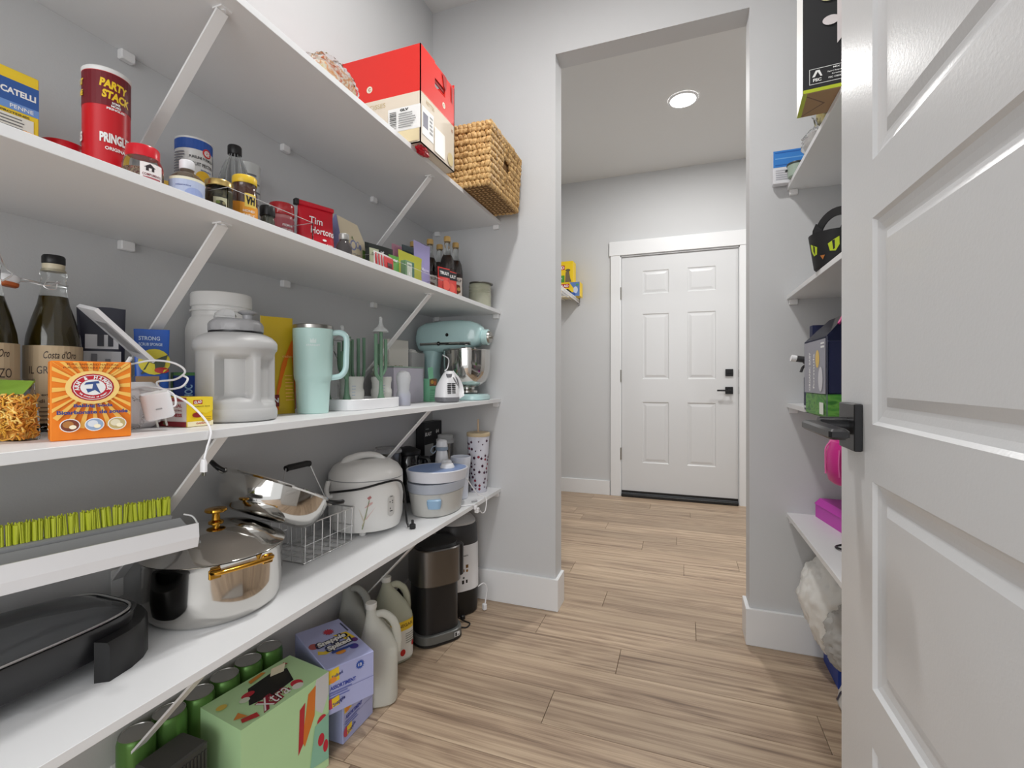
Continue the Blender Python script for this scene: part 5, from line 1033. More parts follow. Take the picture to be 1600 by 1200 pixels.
MB().tube([(-.03, .03, .10), (-.020, .06, .06), (-.010, .10, .020), (.004, .13, .006), (.012, .135, -.01), (.012, .12, -.05), (.012, .09, -.052), (.012, .07, -.038)], .0022, 8, smooth=6).tube([(-.04, -.035, .004), (-.02, -.02, .0035), (.0, .0, .003), (.012, .018, -.002)], .0026, 8, smooth=4).obj('cord', WHITE, t)
MB().rbox(.007, .018, .012, .030, -.020, -.002, .003, M=Matrix.Rotation(D(0), 4, 'X')).rbox(.005, .020, .026, .046, -.036, -.016, .002).obj('plug_body', WHITE, t)
MB().tube([(-.015, .045, .004), (.0, .065, .004)], .0035, 8).obj('grey_plug', GREYD, t)
# ================================================================== UNDER THE LOWEST SHELF
z = .0004
t = thing('coffee_maker', 'tall black and steel single serve coffee maker standing on the floor', 'coffee maker', (-.935, 1.668, z), 52)
MB().loft([(0, 0, 0, .094, .090, 3.5), (0, 0, .004, .099, .095, 3.5), (0, 0, .012, .099, .095, 3.5)], 48).obj('rubber_foot', BLACK, t)
MB().loft([(0, 0, .0122, .098, .094, 3.5), (0, 0, .040, .097, .093, 3.5), (0, 0, .043, .094, .090, 3.5)], 48).obj('base_band', mat('grey_band', (112, 114, 112), .35, .4), t)
MB().loft([(0, 0, .0432, .088, .080, 3.2), (0, 0, .06, .086, .079, 3.2), (0, 0, .225, .086, .079, 3.2)], 48).obj('lower_body', mat('satin_black', (30, 30, 32), .3), t)
MB().loft([(0, -.004, .2252, .093, .084, 3.2), (0, -.004, .229, .096, .087, 3.2), (0, -.004, .362, .096, .087, 3.2), (0, -.004, .366, .093, .084, 3.2)], 48).obj('steel_shell', STEELD, t)
MB().rbox(.045, .100, -.070, .085, .236, .372, .008).obj('vent_housing', mat('satin_black', (30, 30, 32), .3), t)
m = MB()
for i in range(14): m.box(.0995, .1012, -.055, .07, .250+i*.008, .254+i*.008)
o = m.obj('vent_slats', BLACKM, t, False)
MB().loft([(0, -.004, .3662, .086, .078, 3.2), (0, -.004, .376, .080, .072, 3.2), (0, -.004, .378, .06, .05, 3)], 48).obj('top_lid', BLACK, t)
deco(t, lambda x, zz, o: (x, -.0945-o+.02*(max(0, (abs(x)-.05))/.05)**2, zz), [('r', .045, .018, .068, .036, (210, 210, 210)), ('r', .048, .020, .055, .034, BLK), ('r', .058, .022, .066, .026, (120, 120, 120))], base=.0008)
MB().tube([(.09, .03, .008), (.115, .035, .02), (.14, .02, .006), (.155, -.01, .0035), (.13, -.03, .0035), (.11, -.02, .0035)], .0028, 8, smooth=6).rbox(.128, .146, .012, .030, .012, .030, .003).obj('power_cord', BLACK, t)
t = thing('bottle_steriliser', 'rounded black and white appliance with yellow warning label by the baseboard', 'appliance', (-.945, 1.888, z), 52)
MB().loft([(0, 0, 0, .080, .076, 2.6), (0, 0, .006, .086, .082, 2.6), (0, 0, .10, .092, .088, 2.6), (0, 0, .11, .091, .087, 2.6)], 44).obj('lower_body', BLACK, t)
MB().loft([(0, 0, .1102, .092, .088, 2.6), (0, 0, .30, .090, .086, 2.6), (0, 0, .305, .088, .084, 2.6)], 44).obj('white_shell', WHITE, t)
MB().loft([(0, 0, .3052, .089, .085, 2.6), (0, 0, .38, .085, .081, 2.5), (0, 0, .392, .078, .074, 2.4)], 44).obj('black_collar', mat('charcoal', (62, 62, 64), .4), t)
MB().loft([(-.006, -.006, .3922, .082, .080, 2.3), (-.006, -.006, .402, .084, .082, 2.3), (-.004, -.004, .425, .06, .06, 2.2), (0, 0, .432, .03, .03, 2)], 44).obj('grey_lid', mat('pale_grey_lid', (186, 186, 186), .35), t)
def ster(x, zz, o):
    a = x/.09; c, s_ = math.sin(a), -math.cos(a); k = (abs(c)**2.6+abs(s_)**2.6)**(-1/2.6); R_ = .0905-(zz-.11)*.01; return ((R_+o)*k*c, (R_-.004+o)*k*s_, zz)
deco(t, ster, [('r', -.022, .185, .020, .228, (238, 190, 60)), ('r', -.015, .192, -.002, .204, (120, 80, 20)), ('r', .002, .208, .014, .222, (120, 80, 20)), ('e', .008, .196, .005, .006, (150, 100, 30)), ('r', -.016, .142, -.006, .158, BLK), ('r', .002, .144, .010, .158, BLK), ('e', -.008, .168, .004, .005, (90, 90, 90)), ('t', 'steam', -.002, .262, .03, .007, (110, 110, 110))], step=.01, base=.0012)
MB().tube([(.07, -.06, .10), (.098, -.07, .115), (.115, -.07, .09), (.11, -.07, .05), (.10, -.08, .02)], .0026, 8, smooth=5).rbox(.088, .104, -.092, -.074, .004, .030, .002).obj('power_cord', WHITE, t)
# jugs
JUG = mat('milky_jug', (228, 228, 218), .35, trans=.3, ior=1.1); JUGC = mat('milky_cap', (220, 220, 214), .4)
def gallon(label, c, rz, r, h, mt, cap=JUGC, lab=None, wide=False, cat='jug'):
    t = thing('plastic_jug', label, cat, (c[0], c[1], z), rz); s_ = h/.30
    MB().loft([(0, 0, 0, r*.86, r*.86, 3.6), (0, 0, .006, r*.97, r*.97, 3.6), (0, 0, .014, r, r, 3.6), (0, 0, .150*s_, r, r, 3.4), (0, 0, .165*s_, r*.985, r*.985, 3.2), (-.004, 0, .20*s_, r*.80, r*.86, 2.6), (-.012*s_, 0, .235*s_, r*.52, r*.60, 2.3), (-.020*s_, 0, .262*s_, r*.30, r*.34, 2), (-.022*s_, 0, .277*s_, .0150, .0150, 2), (-.022*s_, 0, .286*s_, .0150, .0150, 2)], 44).obj('jug_body', mt, t)
    MB().lathe([(.0165, .284*s_), (.0178, .286*s_), (.0178, .300*s_), (.016, .302*s_)], 28, c=(-.022*s_, 0)).obj('cap', cap, t)
    MB().tube([(-.010*s_, 0, .262*s_), (r*.30, 0, .262*s_), (r*.78, 0, .235*s_), (r*.97, 0, .190*s_), (r*.93, 0, .140*s_)], [.010, .0105, .011, .012, .013], 12, smooth=6, flatn=1.15).obj('handle', mt, t)
    return t
gallon('milky vinegar jug in front, nearest the drink cartons', (-.918, 1.276), 35, .060, .305, JUG)
t = gallon('large milky jug with yellow and white label beside the coffee maker', (-1.005, 1.478), 62, .066, .300, mat('milky_jug_green', (204, 206, 186), .35, trans=.3, ior=1.1))
def sqr(R_):
    def f(x, zz, o):
        a = x/R_; c, s_ = math.sin(a), -math.cos(a); k = (abs(c)**3.4+abs(s_)**3.4)**(-1/3.4); return ((R_+o)*k*c, (R_+o)*k*s_, zz)
    return f
deco(t, sqr(.0665), [('r', -.045, .015, .075, .150, (226, 224, 216)), ('r', -.045, .118, .075, .152, (232, 196, 50)), ('t', 'VINEGAR', .012, .136, .07, .012, (120, 90, 30), .03), ('e', .008, .04, .010, .012, (196, 40, 36)), ('e', .050, .06, .008, .010, (196, 40, 36)), ('r', -.01, .06, .0, .11, (180, 170, 150))]+lines(.018, .105, .06, 5, .008, (160, 160, 150)), step=.008, base=.001)
gallon('round shouldered milky jug at the back against the wall', (-1.072, 1.352), 20, .052, .335, mat('smoky_jug', (176, 178, 172), .35, trans=.3, ior=1.1))
t = thing('black_bag', 'black plastic bag scrunched between the large jug and the coffee maker', 'bag', (-1.055, 1.585, z+.085))
blob((0, 0, 0), (.05, .026, .10), mat('black_film', (28, 28, 30), .25), 'bag_film', t, 9, .3, 7, 36, 24, ridge=.25)
# drink cartons
LILAC = mat('lilac_card', (178, 184, 228), .4)
VIO = (160, 168, 222)
def logo(x, y, s_, rot=0):
    return [('t', 'Snapple', x-.002*s_, y+.010*s_, .064*s_, .026*s_, NAVY, .16, rot, .25), ('t', 'Spiked', x+.004*s_, y-.013*s_, .056*s_, .026*s_, NAVY, .16, rot, .25), ('t', 'Snapple', x-.002*s_, y+.010*s_, .056*s_, .020*s_, WHT, .05, rot, .25), ('t', 'Spiked', x+.004*s_, y-.013*s_, .048*s_, .020*s_, WHT, .05, rot, .25), ('r', x-.018*s_, y-.034*s_, x+.022*s_, y-.027*s_, (40, 70, 150))]
def snap(label, loc, rz, wd, dp):
    t = carton('drink_carton', label, 'drink carton', loc, rz, wd, dp, .124, LILAC, None, .0015)
    fr = front(-dp/2)
    deco(t, fr, [('p', [(-wd/2+.004, .118), (-wd/2+.034, .122), (-wd/2+.036, .086), (-wd/2+.006, .082)], (240, 206, 50)), ('t', 'Spiked', -wd/2+.03, .100, .030, .012, (50, 60, 130), .03, .2), ('e', -wd/2+.018, .091, .010, .008, (240, 150, 60)), ('t', 'ASSORTIMENT', -wd/2+.046, .070, .072, .011, (60, 76, 170), .04)]+lines(-wd/2+.008, .060, -wd/2+.07, 3, .007, (110, 120, 190))+[('p', [(.026+.013*math.cos(a)*(1 if i % 2 else .72), .103+.013*math.sin(a)*(1 if i % 2 else .72)) for i, a in enumerate([2*PI*i/28 for i in range(28)])], (50, 84, 170)), ('t', '12', .026, .103, .010, .008, WHT, .03), ('r', -wd/2, .0555, wd/2, .0565, (110, 118, 176)), ('e', -wd/2+.012, .030, .012, .014, (196, 70, 90)), ('p', [(-wd/2+.014, .042), (-wd/2+.034, .046), (-wd/2+.036, .020), (-wd/2+.016, .018)], (240, 206, 50)), ('t', 'Snapple', -wd/2+.034, .028, .034, .014, (50, 60, 130), .03, .3)])
    return t
t = snap('lilac fruit drink carton on top of its twin, white lettering and fruit on the lid', (-.965, 1.122, .1253), 62.5-0, .135, .245)
# top print : local x along the short side, y runs back to the wall
deco(t, top(.124), [('p', [(.012, .035), (.052, .030), (.060, -.02), (.034, -.012)], (236, 202, 50)), ('e', -.052, .012, .013, .017, (176, 92, 92)), ('p', [(-.058, -.038), (-.040, -.050), (-.018, -.044), (-.020, -.030), (-.040, -.032), (-.052, -.020)], (236, 206, 70)), ('e', .052, -.030, .009, .012, (90, 40, 110)), ('e', .036, -.062, .012, .014, (70, 60, 150)), ('e', -.004, -.066, .014, .010, (230, 150, 50)), ('p', [(.010+.018*math.cos(a)*(1 if i % 2 else .6), .062+.020*math.sin(a)*(1 if i % 2 else .6)) for i, a in enumerate([2*PI*i/24 for i in range(24)])], (190, 50, 70)), ('r', .056, .03, .060, .09, NAVY)]+logo(.002, -.008, 1.55, .12), lift=.00012)
t2_ = snap('lilac fruit drink carton at the bottom of its stack', (-1.008, 1.142, .0005), 90, .135, .236)
# green carton with torn window
GC = mat('green_card', (196, 236, 180), .42)
t = thing('drink_carton', 'pale green fruit drink carton with a torn black opening in its lid', 'drink carton', (-.973, .899, .0005), 82)
w_, d_, h_ = .238, .155, .250
MB().box(-w_/2, w_/2, -d_/2, d_/2, 0, h_-.0015).obj('carton_body', GC, t, False)
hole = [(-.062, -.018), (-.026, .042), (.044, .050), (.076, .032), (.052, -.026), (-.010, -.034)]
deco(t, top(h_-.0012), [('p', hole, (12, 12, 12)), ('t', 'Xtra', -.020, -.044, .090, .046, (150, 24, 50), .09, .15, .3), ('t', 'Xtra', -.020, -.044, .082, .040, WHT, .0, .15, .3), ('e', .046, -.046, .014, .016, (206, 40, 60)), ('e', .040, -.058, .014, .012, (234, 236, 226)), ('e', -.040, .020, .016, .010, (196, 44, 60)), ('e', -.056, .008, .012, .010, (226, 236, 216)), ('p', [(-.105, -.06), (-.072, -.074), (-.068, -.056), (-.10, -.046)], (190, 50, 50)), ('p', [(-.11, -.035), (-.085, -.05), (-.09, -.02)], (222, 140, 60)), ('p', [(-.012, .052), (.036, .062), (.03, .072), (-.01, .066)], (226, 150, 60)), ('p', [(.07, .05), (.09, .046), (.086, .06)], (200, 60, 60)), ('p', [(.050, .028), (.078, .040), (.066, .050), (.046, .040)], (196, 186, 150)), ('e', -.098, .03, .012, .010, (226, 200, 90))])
MB().add([(.030, .036, h_), (.062, .026, h_), (.070, .030, h_+.018), (.040, .046, h_+.012)], [(0, 1, 2, 3)]).obj('torn_flap', mat('torn_card', (206, 196, 168), .7), t, False)
deco(t, front(-d_/2), [('p', [(.080, .248), (.118, .248), (.118, .19), (.098, .15), (.078, .17), (.070, .22)], (216, 218, 220)), ('p', [(.055, .225), (.078, .235), (.074, .16), (.045, .10), (.036, .12), (.048, .18)], (230, 130, 50)), ('p', [(.030, .20), (.046, .21), (.040, .11), (.026, .09)], (196, 50, 60)), ('e', .096, .135, .014, .012, (206, 44, 64)), ('p', [(.075, .13), (.118, .14), (.118, .02), (.06, .03)], (150, 206, 180)), ('e', .094, .085, .010, .016, (206, 44, 64)), ('e', .108, .06, .008, .016, (206, 44, 64))])
# cans
CANG = mat('can_green', (96, 140, 70), .3, .4); CANT = mat('can_lid', (176, 176, 172), .28, .9)
def can(label, c, zz, body=CANG):
    t = thing('drink_can', label, 'drink can', (c[0], c[1], zz), 70, 'green drink cans beside the wall')
    MB().lathe([(.025, 0), (.0325, .006), (.0342, .012), (.0342, .110), (.032, .118), (.0308, .121), (.0308, .1222)], 32).obj('can_body', body, t)
    MB().lathe([(.0310, .1223), (.0316, .1237), (.0298, .1237), (.0284, .1205), (.010, .1205)], 32).obj('can_lid', CANT, t)
    MB().loft([(.004, 0, .1207, .009, .006, 2.5), (.004, 0, .1222, .009, .006, 2.5)], 14).obj('pull_tab', CANT, t)
t = carton('tray_carton', 'flat dark green carton holding the row of green drink cans', 'carton', (-1.098, .850, .0005), 90, .41, .068, .143, mat('dark_green_card', (58, 84, 52), .6))
for i, y in enumerate((1.018, .949, .880, .811, .742, .673)):
    lb = ['green drink can furthest from the camera in the row', 'green drink can, second from the far end of the row', 'green drink can, third from the far end of the row', 'green drink can, fourth from the far end of the row', 'green drink can, fifth from the far end of the row', 'green drink can at the near end of the row'][i]
    can(lb, (-1.098, y), .144)
t = thing('ribbed_bin', 'dark grey ribbed plastic bin at the near end under the shelf', 'bin', (-1.012, .690, .0004), 90)
m = MB(); m.rbox(-.05, .05, -.04, .04, 0, .235, .004)
o = m.obj('bin_body', mat('charcoal_plastic', (70, 70, 68), .5), t, False)
for i in range(12): MB().box(-.047+i*.008, -.043+i*.008, -.0425, -.0402, .01, .22).obj('rib', mat('charcoal_plastic', (70, 70, 68), .5), t, False)
t = thing('lidded_tub', 'small tub with pale round lid beside the ribbed bin', 'tub', (-.955, .605, .0004), 90)
MB().lathe([(.040, 0), (.043, .004), (.044, .205)], 36).obj('tub_body', mat('grey_tub', (130, 130, 126), .45), t)
MB().lathe([(.0455, .206), (.046, .208), (.046, .222), (.040, .228), (.01, .229)], 36).obj('tub_lid', OFFW, t)
# ================================================================== RIGHT SHELVES
zA, zB, zC, zD = (LV[k]+.0003 for k in 'ABCD')
t = thing('paper_bag', 'black paper carrier bag with brown and lime base overhanging the right top shelf', 'paper bag', (.413, 1.432, zA), -5)
a, b, h = .118, .060, .34
KB = mat('black_paper', (34, 34, 36), .55)
MB().box(-a, a, -b, -b+.0008, .001, h).box(-a, a, b-.0008, b, .001, h).box(a-.0008, a, -b, b, .001, h).obj('bag_wall', KB, t, False)
MB().box(-a, -a+.0008, -b+.0009, b-.0009, .001, h).obj('white_gusset', mat('white_paper', (230, 230, 228), .6), t, False)
MB().box(-a, a, -b, b, 0, .0009).obj('bag_base', mat('kraft_paper', (172, 140, 106), .75), t, False)
LIMEC = (186, 200, 50)
deco(t, lambda x, y, o: (x, y, -o), [('p', [(-a, -b), (a, -b), (a, -b+.012), (-a, -b+.012)], LIMEC), ('p', [(-a, -b), (-a+.010, -b), (-a+.010, b), (-a, b)], LIMEC), ('p', [(-a+.010, -b+.012), (-a+.058, .002), (-a+.010, b-.004), (-a+.010, b-.008), (-a+.052, .002), (-a+.010, -b+.016)], (120, 90, 66))], base=-.0001) 
deco(t, front(-b), [('r', -a+.001, .0012, a-.001, .010, LIMEC), ('r', -.104, .020, -.020, .0212, WHT), ('r', -.104, .058, -.020, .0592, WHT), ('r', -.104, .020, -.1028, .0592, WHT), ('r', -.0212, .020, -.020, .0592, WHT), ('p', [(-.098, .038), (-.090, .054), (-.082, .054), (-.076, .038), (-.080, .038), (-.086, .050), (-.092, .038)], WHT), ('t', 'FSC', -.087, .030, .018, .008, WHT, .04), ('t', 'MIX', -.046, .053, .014, .004, WHT), ('t', 'Paper | Responsible', -.046, .044, .038, .004, WHT), ('t', 'forestry', -.046, .037, .02, .004, WHT), ('t', 'FSC C004321', -.046, .029, .034, .004, WHT), ('p', [(-.04, .10), (.06, .22), (.10, .22), (.012, .09)], (60, 60, 62)), ('p', [(-.045, .11), (-.045, .30), (.09, .30), (.02, .19)], (214, 206, 206)), ('e', -.058, .172, .018, .012, (214, 206, 206)), ('e', -.06, .235, .022, .014, (200, 196, 150)), ('e', -.06, .235, .015, .009, (120, 110, 60)), ('p', [(.05, .12), (.09, .17), (.09, .12)], (190, 190, 190))])
for x0, sz, yy, lb, cols, sd in ((.412, (.048, .05, .046), 1.60, 'clear bag with something yellow and black on the right top shelf', [(226, 206, 110), (236, 226, 170), (60, 56, 50)], 3), (.405, (.040, .07, .036), 1.745, 'clear crumpled bag lying flat on the right top shelf', [(222, 222, 222), (240, 240, 238)], 7)):
    t = thing('clear_bag', lb, 'bag', (x0, yy, zA+sz[2]*.86+.003))
    blob((0, 0, 0), (sz[0]*.8, sz[1]*.8, sz[2]*.8), mottle('right_bag_%d' % sd, cols, 30, .4), 'contents', t, sd, .2, 6, 28, 18)
    blob((0, 0, 0), sz, mat('bag_film', (250, 250, 250), .12, trans=1, ior=1.05), 'bag_film', t, sd+1, .22, 8, 32, 22, ridge=.2)
t = carton('mask_box', 'thin blue and white box standing against the end wall on the right top shelf', 'box', (.372, 1.996, zA), 0, .105, .03, .122, mat('white_card', (226, 226, 230), .5))
deco(t, front(-.015), [('r', -.052, .060, .052, .1215, (60, 132, 210)), ('r', -.046, .066, .046, .070, (40, 100, 180)), ('r', -.046, .090, .046, .094, (110, 170, 230)), ('r', -.046, .112, .046, .116, (40, 100, 180))]+lines(-.044, .050, .03, 5, .008, (190, 190, 198)))
t = thing('tea_tin', 'small sage green tin with dark lid rim before the thin blue box', 'tin', (.388, 1.940, zA), 0)
MB().lathe([(.025, 0), (.028, .003), (.0300, .042)], 36).obj('tin_body', mat('sage_enamel', (160, 176, 162), .35), t)
MB().lathe([(.0312, .0422), (.032, .045), (.0312, .049), (.028, .050)], 36).obj('dark_rim', mat('dark_rim', (60, 66, 64), .35), t)
MB().rbox(-.036, -.0295, -.005, .005, .024, .031, .001).obj('clasp', mat('dark_rim', (60, 66, 64), .35), t)
# cat bucket
t = thing('treat_bucket', 'black cat face treat bucket with green eyes and pointed ears', 'bucket', (.418, 1.585, zB), -48)
MB().lathe([(.052, 0), (.056, .004), (.068, .085), (.070, .100), (.067, .100), (.064, .085), (.050, .006)], 44).obj('bucket_body', mat('black_felt', (30, 30, 32), .6), t)
def bk(x, zz, o): R_ = .0555+zz*.148+o; a = x/.064; return (R_*math.sin(a), -R_*math.cos(a), zz)
deco(t, bk, [('p', [(-.040, .074), (-.014, .060), (-.018, .040), (-.032, .038), (-.041, .054)], (196, 216, 40)), ('p', [(.016, .062), (.042, .078), (.043, .056), (.034, .040), (.020, .042)], (196, 216, 40)), ('p', [(-.028, .068), (-.022, .062), (-.026, .040), (-.031, .052)], BLK), ('p', [(.026, .068), (.032, .070), (.032, .046), (.028, .044)], BLK), ('p', [(-.007, .034), (.007, .034), (0, .022)], (190, 120, 60))], step=.01, base=.0008)
for sx in (-1, 1):
    e_ = MB(); e_.prism([(sx*.060, .085), (sx*.056, .125), (sx*.044, .142), (sx*.022, .118), (sx*.012, .098)], -.030, -.026, M=Matrix.Rotation(D(sx*14), 4, 'Z')); e_.obj('ear', mat('black_felt', (30, 30, 32), .6), t, False)
m = MB(); q_ = 16; po = [(.070*math.cos(PI*i/q_), .096+.082*math.sin(PI*i/q_)) for i in range(q_+1)]; pi_ = [(.048*math.cos(PI*i/q_), .096+.058*math.sin(PI*i/q_)) for i in range(q_+1)]
for i in range(q_): m.prism([po[i], po[i+1], pi_[i+1], pi_[i]], -.002, .002)
m.obj('strap_handle', mat('black_felt', (30, 30, 32), .6), t, False)
for sx in (-1, 1): MB().lathe([(.006, .069), (.0055, .0725), (.002, .0735)], 16, M=Matrix.Translation((0, 0, .092)) @ Matrix.Rotation(D(90*sx), 4, 'Y')).obj('rivet', WHITE, t)
# green ribbon / plant peeking from behind the door
t = thing('hanging_plant', 'bright green leafy sprig peeking past the open door on the right second shelf', 'plant', (.486, 1.40, zB))
MB().lathe([(.025, 0), (.032, .05), (.034, .055)], 28).obj('pot', mat('pot_green', (70, 110, 74), .5), t)
rb = random.Random(5)
LF = mat('leaf_bright', (64, 160, 70), .4)
for i in range(26):
    a = rb.uniform(0, 2*PI); L_ = rb.uniform(.05, .085); zz = rb.uniform(.06, .20); w2 = .011
    d = Vector((math.cos(a), math.sin(a), rb.uniform(-.4, .4))).normalized(); sd = d.cross(Vector((0, 0, 1))).normalized()*w2; p = Vector((0, 0, zz))
    pts = [p, p+d*L_*.4+sd, p+d*L_*.75+sd*.8+Vector((0, 0, -.008)), p+d*L_+Vector((0, 0, -.02)), p+d*L_*.75-sd*.8+Vector((0, 0, -.008)), p+d*L_*.4-sd]
    MB().add([tuple(q) for q in pts]+[tuple(q-Vector((0, 0, .0012))) for q in pts], [(0, 1, 2, 3, 4, 5), (11, 10, 9, 8, 7, 6)]+[(k, (k+1) % 6, (k+1) % 6+6, k+6) for k in range(6)]).obj('leaf', LF, t, True)
MB().tube([(0, 0, .05), (0, 0, .20)], .003, 8).obj('stem', LF, t)
# third right shelf
t = carton('gift_box', 'tall flat navy box standing upright behind the zip pouch', 'box', (.486, 1.86, zC), 4, .145, .03, .272, mat('navy_card', (36, 42, 78), .5))
t = thing('zip_pouch', 'clear zip pouch holding a navy box with green leafy base and pink zip', 'pouch', (.408, 1.379, zC), 0)
a, b, h = .093, .103, .19
MB().rbox(-a+.006, a, -b+.004, b-.004, .055, h-.01, .002).obj('navy_box', mat('navy_card', (36, 42, 78), .5), t)
MB().rbox(-a+.004, a, -b+.002, b-.002, .001, .0545, .002).obj('leafy_base', mottle('leaf_print', [(60, 130, 50), (120, 190, 80), (80, 160, 60)], 22, .45, 2, (1, 1, 3)), t)
v = [(-a, -b, 0), (a, -b, 0), (a, b, 0), (-a, b, 0), (-a, -b, h), (a, -b, h), (a, b, h), (-a, b, h), (-a+.05, -b+.03, h+.055), (a, -b+.03, h+.06), (a, b-.03, h+.06), (-a+.05, b-.03, h+.055)]
fcs = [(3, 2, 1, 0), (0, 1, 5, 4), (1, 2, 6, 5), (2, 3, 7, 6), (3, 0, 4, 7), (4, 5, 9, 8), (5, 6, 10, 9), (6, 7, 11, 10), (7, 4, 8, 11), (8, 9, 10, 11)]
MB().add(v, fcs).obj('clear_vinyl', mat('vinyl', (246, 246, 248), .08, trans=1, ior=1.04), t, False)
deco(t, front(-b), [('r', -.050, .008, -.004, .050, (226, 236, 220)), ('t', 'LAIT', .045, .105, .05, .008, (210, 214, 226)), ('r', -.0925, .0, -.0905, .19, (110, 112, 130))])
deco(t, left(-a), [('r', -.10, .055, .100, .186, (150, 150, 162)), ('t', 'ORGANIC BABY', -.045, .11, .10, .016, WHT, .02, PI/2), ('t', 'formula', -.005, .11, .09, .014, WHT, .02, PI/2), ('e', .03, .14, .018, .022, (226, 190, 90)), ('r', .06, .165, .09, .170, WHT), ('r', .06, .174, .09, .178, WHT), ('r', .05, .006, .085, .034, (226, 232, 222)), ('e', .06, .09, .02, .03, (206, 206, 212))])
MB().tube([(-a+.03, -b+.02, h+.03), (-a+.05, -b+.03, h+.058), (.0, -b+.03, h+.062), (a, -b+.03, h+.065)], .003, 8, smooth=3).obj('pink_zip', mat('pink_plastic', (206, 60, 130), .4), t)
t = thing('spray_bottle', 'clear spray bottle with black and white trigger head behind the zip pouch', 'bottle', (.376, 1.625, zC), 0); t.scale = (1, 1, .79)
MB().loft([(0, 0, 0, .026, .026, 4), (0, 0, .004, .030, .030, 4), (0, 0, .12, .030, .030, 4), (0, 0, .135, .016, .016, 2), (0, 0, .150, .012, .012, 2)], 32).obj('bottle_body', PLAST, t)
MB().lathe([(.015, .148), (.016, .150), (.016, .166), (.012, .17)], 24).obj('gold_collar', GOLD, t)
MB().rbox(-.034, .022, -.010, .010, .170, .196, .004).tube([(-.03, 0, .188), (-.052, 0, .192)], .012, 16).tube([(-.02, 0, .172), (-.034, 0, .160), (-.040, 0, .140)], .004, 10, smooth=4).obj('trigger_head', mat('charcoal', (62, 62, 64), .4), t)
MB().tube([(-.0521, 0, .192), (-.066, 0, .1945)], .012, 18).obj('nozzle_tip', WHITE, t)
# pink case and magenta box
t = thing('pink_case', 'glossy magenta zip case hanging by a black strap below the third right shelf', 'case', (.356, 1.262, zC-.0965))
MB().loft([(0, 0, -.052, .030, .034, 2.3), (0, 0, -.045, .038, .044, 2.3), (0, 0, -.02, .044, .053, 2.4), (0, 0, .02, .044, .053, 2.4), (0, 0, .045, .036, .044, 2.3), (0, 0, .052, .026, .032, 2.3)], 44).obj('case_body', mat('magenta_vinyl', (206, 50, 140), .3), t)
m = MB(); m.tube([(-.0455, -.0, -.03), (-.046, 0, 0), (-.045, 0, .03), (-.030, 0, .050)], .0018, 6, smooth=3).tube([(-.030, -.044, -.03), (-.032, -.046, .0), (-.030, -.044, .03)], .0018, 6, smooth=3); m.obj('zip_piping', mat('pink_piping', (232, 110, 176), .4), t)
MB().tube([(0, 0, .052), (-.002, 0, .060), (.0, 0, .070), (.002, 0, .0785)], .0022, 8, smooth=4).obj('hang_strap', BLACK, t)
t = thing('magenta_box', 'magenta plastic box with sloping front on the lowest right shelf', 'box', (.545, 1.895, zD), 0)
MAG = mat('magenta_plastic', (206, 60, 186), .35)
MB().add([(-.085, .105, 0), (-.085, .105, .048), (-.068, .105, .064), (.15, .105, .064), (.15, .105, 0), (-.045, -.15, 0), (-.045, -.15, .048), (-.028, -.15, .064), (.15, -.15, .064), (.15, -.15, 0)], [(4, 3, 2, 1, 0), (5, 6, 7, 8, 9), (0, 1, 6, 5), (1, 2, 7, 6), (2, 3, 8, 7), (3, 4, 9, 8), (4, 0, 5, 9)]).obj('box_body', MAG, t, False)
MB().add([(-.0860, .1052, .046), (-.0690, .1052, .0645), (.1505, .1052, .0645), (.1505, .1052, .0675), (-.0710, .1052, .0675), (-.0885, .1052, .048), (-.0460, -.1502, .046), (-.0290, -.1502, .0645), (.1505, -.1502, .0645), (.1505, -.1502, .0675), (-.0310, -.1502, .0675), (-.0485, -.1502, .048)], [(0, 5, 4, 3, 2, 1), (6, 7, 8, 9, 10, 11), (5, 11, 10, 4), (4, 10, 9, 3), (0, 6, 11, 5), (0, 1, 7, 6), (1, 2, 8, 7), (2, 3, 9, 8)]).obj('box_lid', MAG, t, False)
t = thing('hair_tie', 'black hair tie lying on the lowest right shelf', 'hair tie', (.452, 1.640, zD))
MB().tube([(.022*math.cos(2*PI*i/24), .030*math.sin(2*PI*i/24), .0035+.003*math.sin(4*PI*i/24)) for i in range(24)], .0030, 8, closed=True).obj('elastic', BLACK, t)
# bags on the floor at right
t = thing('garbage_bag', 'stuffed white plastic bag filling the space under the lowest right shelf', 'bag', (.520, 1.868, .272))
BAGM = mat('white_film', (240, 240, 236), .3)
blob((0, 0, 0), (.130, .118, .185), BAGM, 'bag_film', t, 2, .10, 2.4, 90, 64, False, ridge=.15)
t = thing('clear_bag', 'wrinkled translucent bag nearer the open door under the lowest right shelf', 'bag', (.520, 1.66, .245))
blob((0, 0, 0), (.11, .070, .12), mat('grey_film', (206, 204, 200), .25, trans=.3, ior=1.1), 'bag_film', t, 6, .12, 3.4, 80, 56, False, ridge=.18)
t = thing('flour_sack', 'white sack with swirling navy print on the floor by the open door', 'sack', (.525, 1.665, .0005), -80)
mb, fr = pouch_shape(.20, .14, .118, seed=60, wrinkle=.006, topw=1.0, dpow=3); mb.obj('sack_body', mat('white_sack', (226, 226, 224), .5), t)
deco(t, fr, [('p', [(-.06, .03), (-.05, .06), (-.03, .09), (0, .10), (.02, .085), (0, .09), (-.025, .08), (-.042, .055), (-.05, .03)], NAVY), ('e', .03, .06, .02, .024, NAVY), ('e', .03, .06, .014, .018, (226, 226, 224)), ('p', [(-.08, .02), (-.075, .05), (-.07, .02)], (120, 50, 50))], base=.002, step=.02)
t = carton('blue_box', 'royal blue box on the floor under the white garbage bag', 'box', (.548, 1.905, .0005), -90, .17, .13, .085, mat('royal_blue_card', (40, 70, 160), .45))
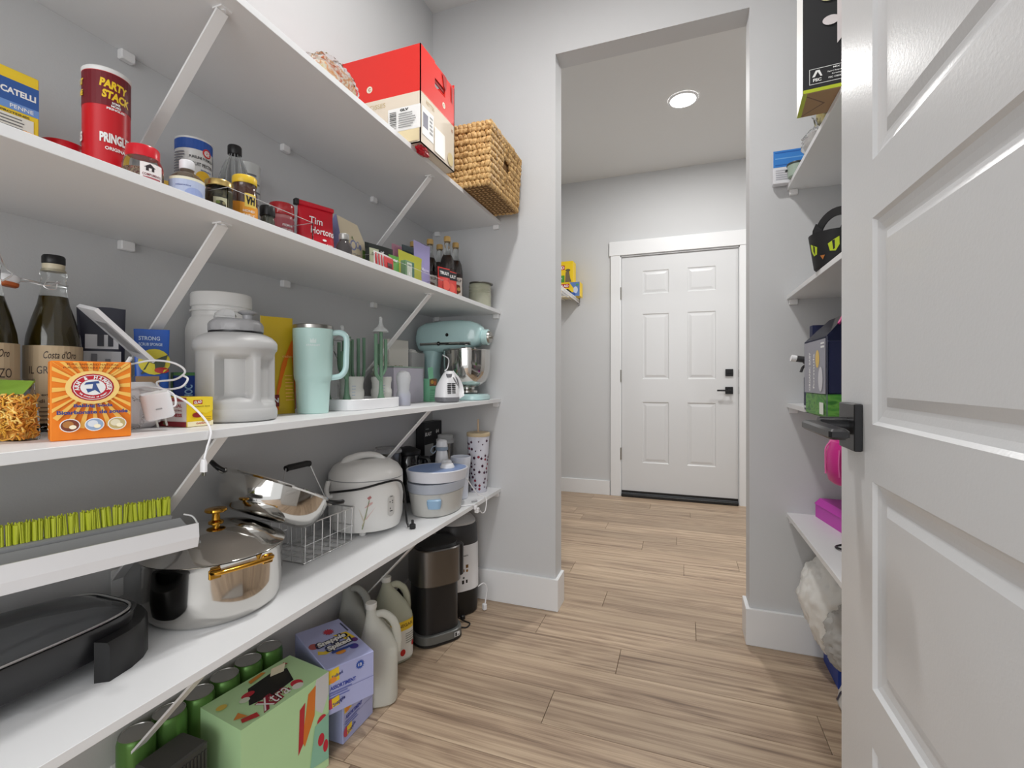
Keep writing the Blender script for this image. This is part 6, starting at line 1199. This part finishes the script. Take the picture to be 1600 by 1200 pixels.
deco(t, front(-.065), [('t', 'dry', -.04, .05, .04, .02, WHT, .03)])
# ================================================================== HALL WIRE SHELF
t = thing('wire_shelf', 'white wire shelf fixed in the hall corner left of the white door', 'shelf', (-1.2, 3.55, 1.735))
for i in range(6):
    x = .002+.325*i/5; MB().tube([(x, -.62, 0), (x, .64, 0)], .0035, 8).obj('long_wire', CLIP, t)
MB().tube([(.327, -.62, -.028), (.327, .64, -.028)], .0035, 8).obj('long_wire', CLIP, t)
for i in range(50):
    y = -.61+i*.0252; MB().tube([(.002, y, .004), (.318, y, .004), (.3295, y, -.004), (.3295, y, -.028)], .0016, 5).obj('cross_wire', CLIP, t)
MB().box(.318, .338, .628, .6465, -.045, .012).obj('end_bracket', GREYD, t, False)
YB = mat('yellow_carton', (244, 208, 34), .42)
t = carton('bag_box', 'yellow and blue trash bag box lying on the hall wire shelf', 'box', (-.972, 4.10, 1.7435), 0, .275, .12, .125, YB)
deco(t, front(-.06), [('p', [(.045, .123), (.136, .123), (.136, .002), (.07, .002), (.09, .06)], (96, 130, 190)), ('e', .10, .055, .02, .03, (206, 214, 230)), ('p', [(-.02, .06), (.03, .07), (.07, .035), (.03, .004), (-.03, .01)], (30, 34, 40)), ('r', -.05, .078, .044, .112, (190, 30, 40)), ('t', 'GLAD', -.003, .095, .082, .022, WHT, .04), ('e', .07, .02, .03, .016, (50, 90, 170)), ('e', .115, .10, .012, .01, (90, 160, 100))])
t = carton('bag_box', 'yellow and green trash bag box stacked on the box in the hall corner', 'box', (-1.02, 4.10, 1.8690), 0, .25, .12, .185, YB)
deco(t, front(-.06), [('r', -.06, .11, .052, .150, (190, 30, 40)), ('t', 'GLAD', -.002, .130, .098, .026, WHT, .04), ('r', -.124, .002, .050, .062, (80, 150, 50)), ('t', 'compost', -.01, .034, .08, .016, WHT, .02), ('p', [(.055, .002), (.112, .002), (.10, .04), (.09, .098), (.06, .09)], (120, 104, 80)), ('e', .08, .105, .022, .012, (100, 90, 60))])
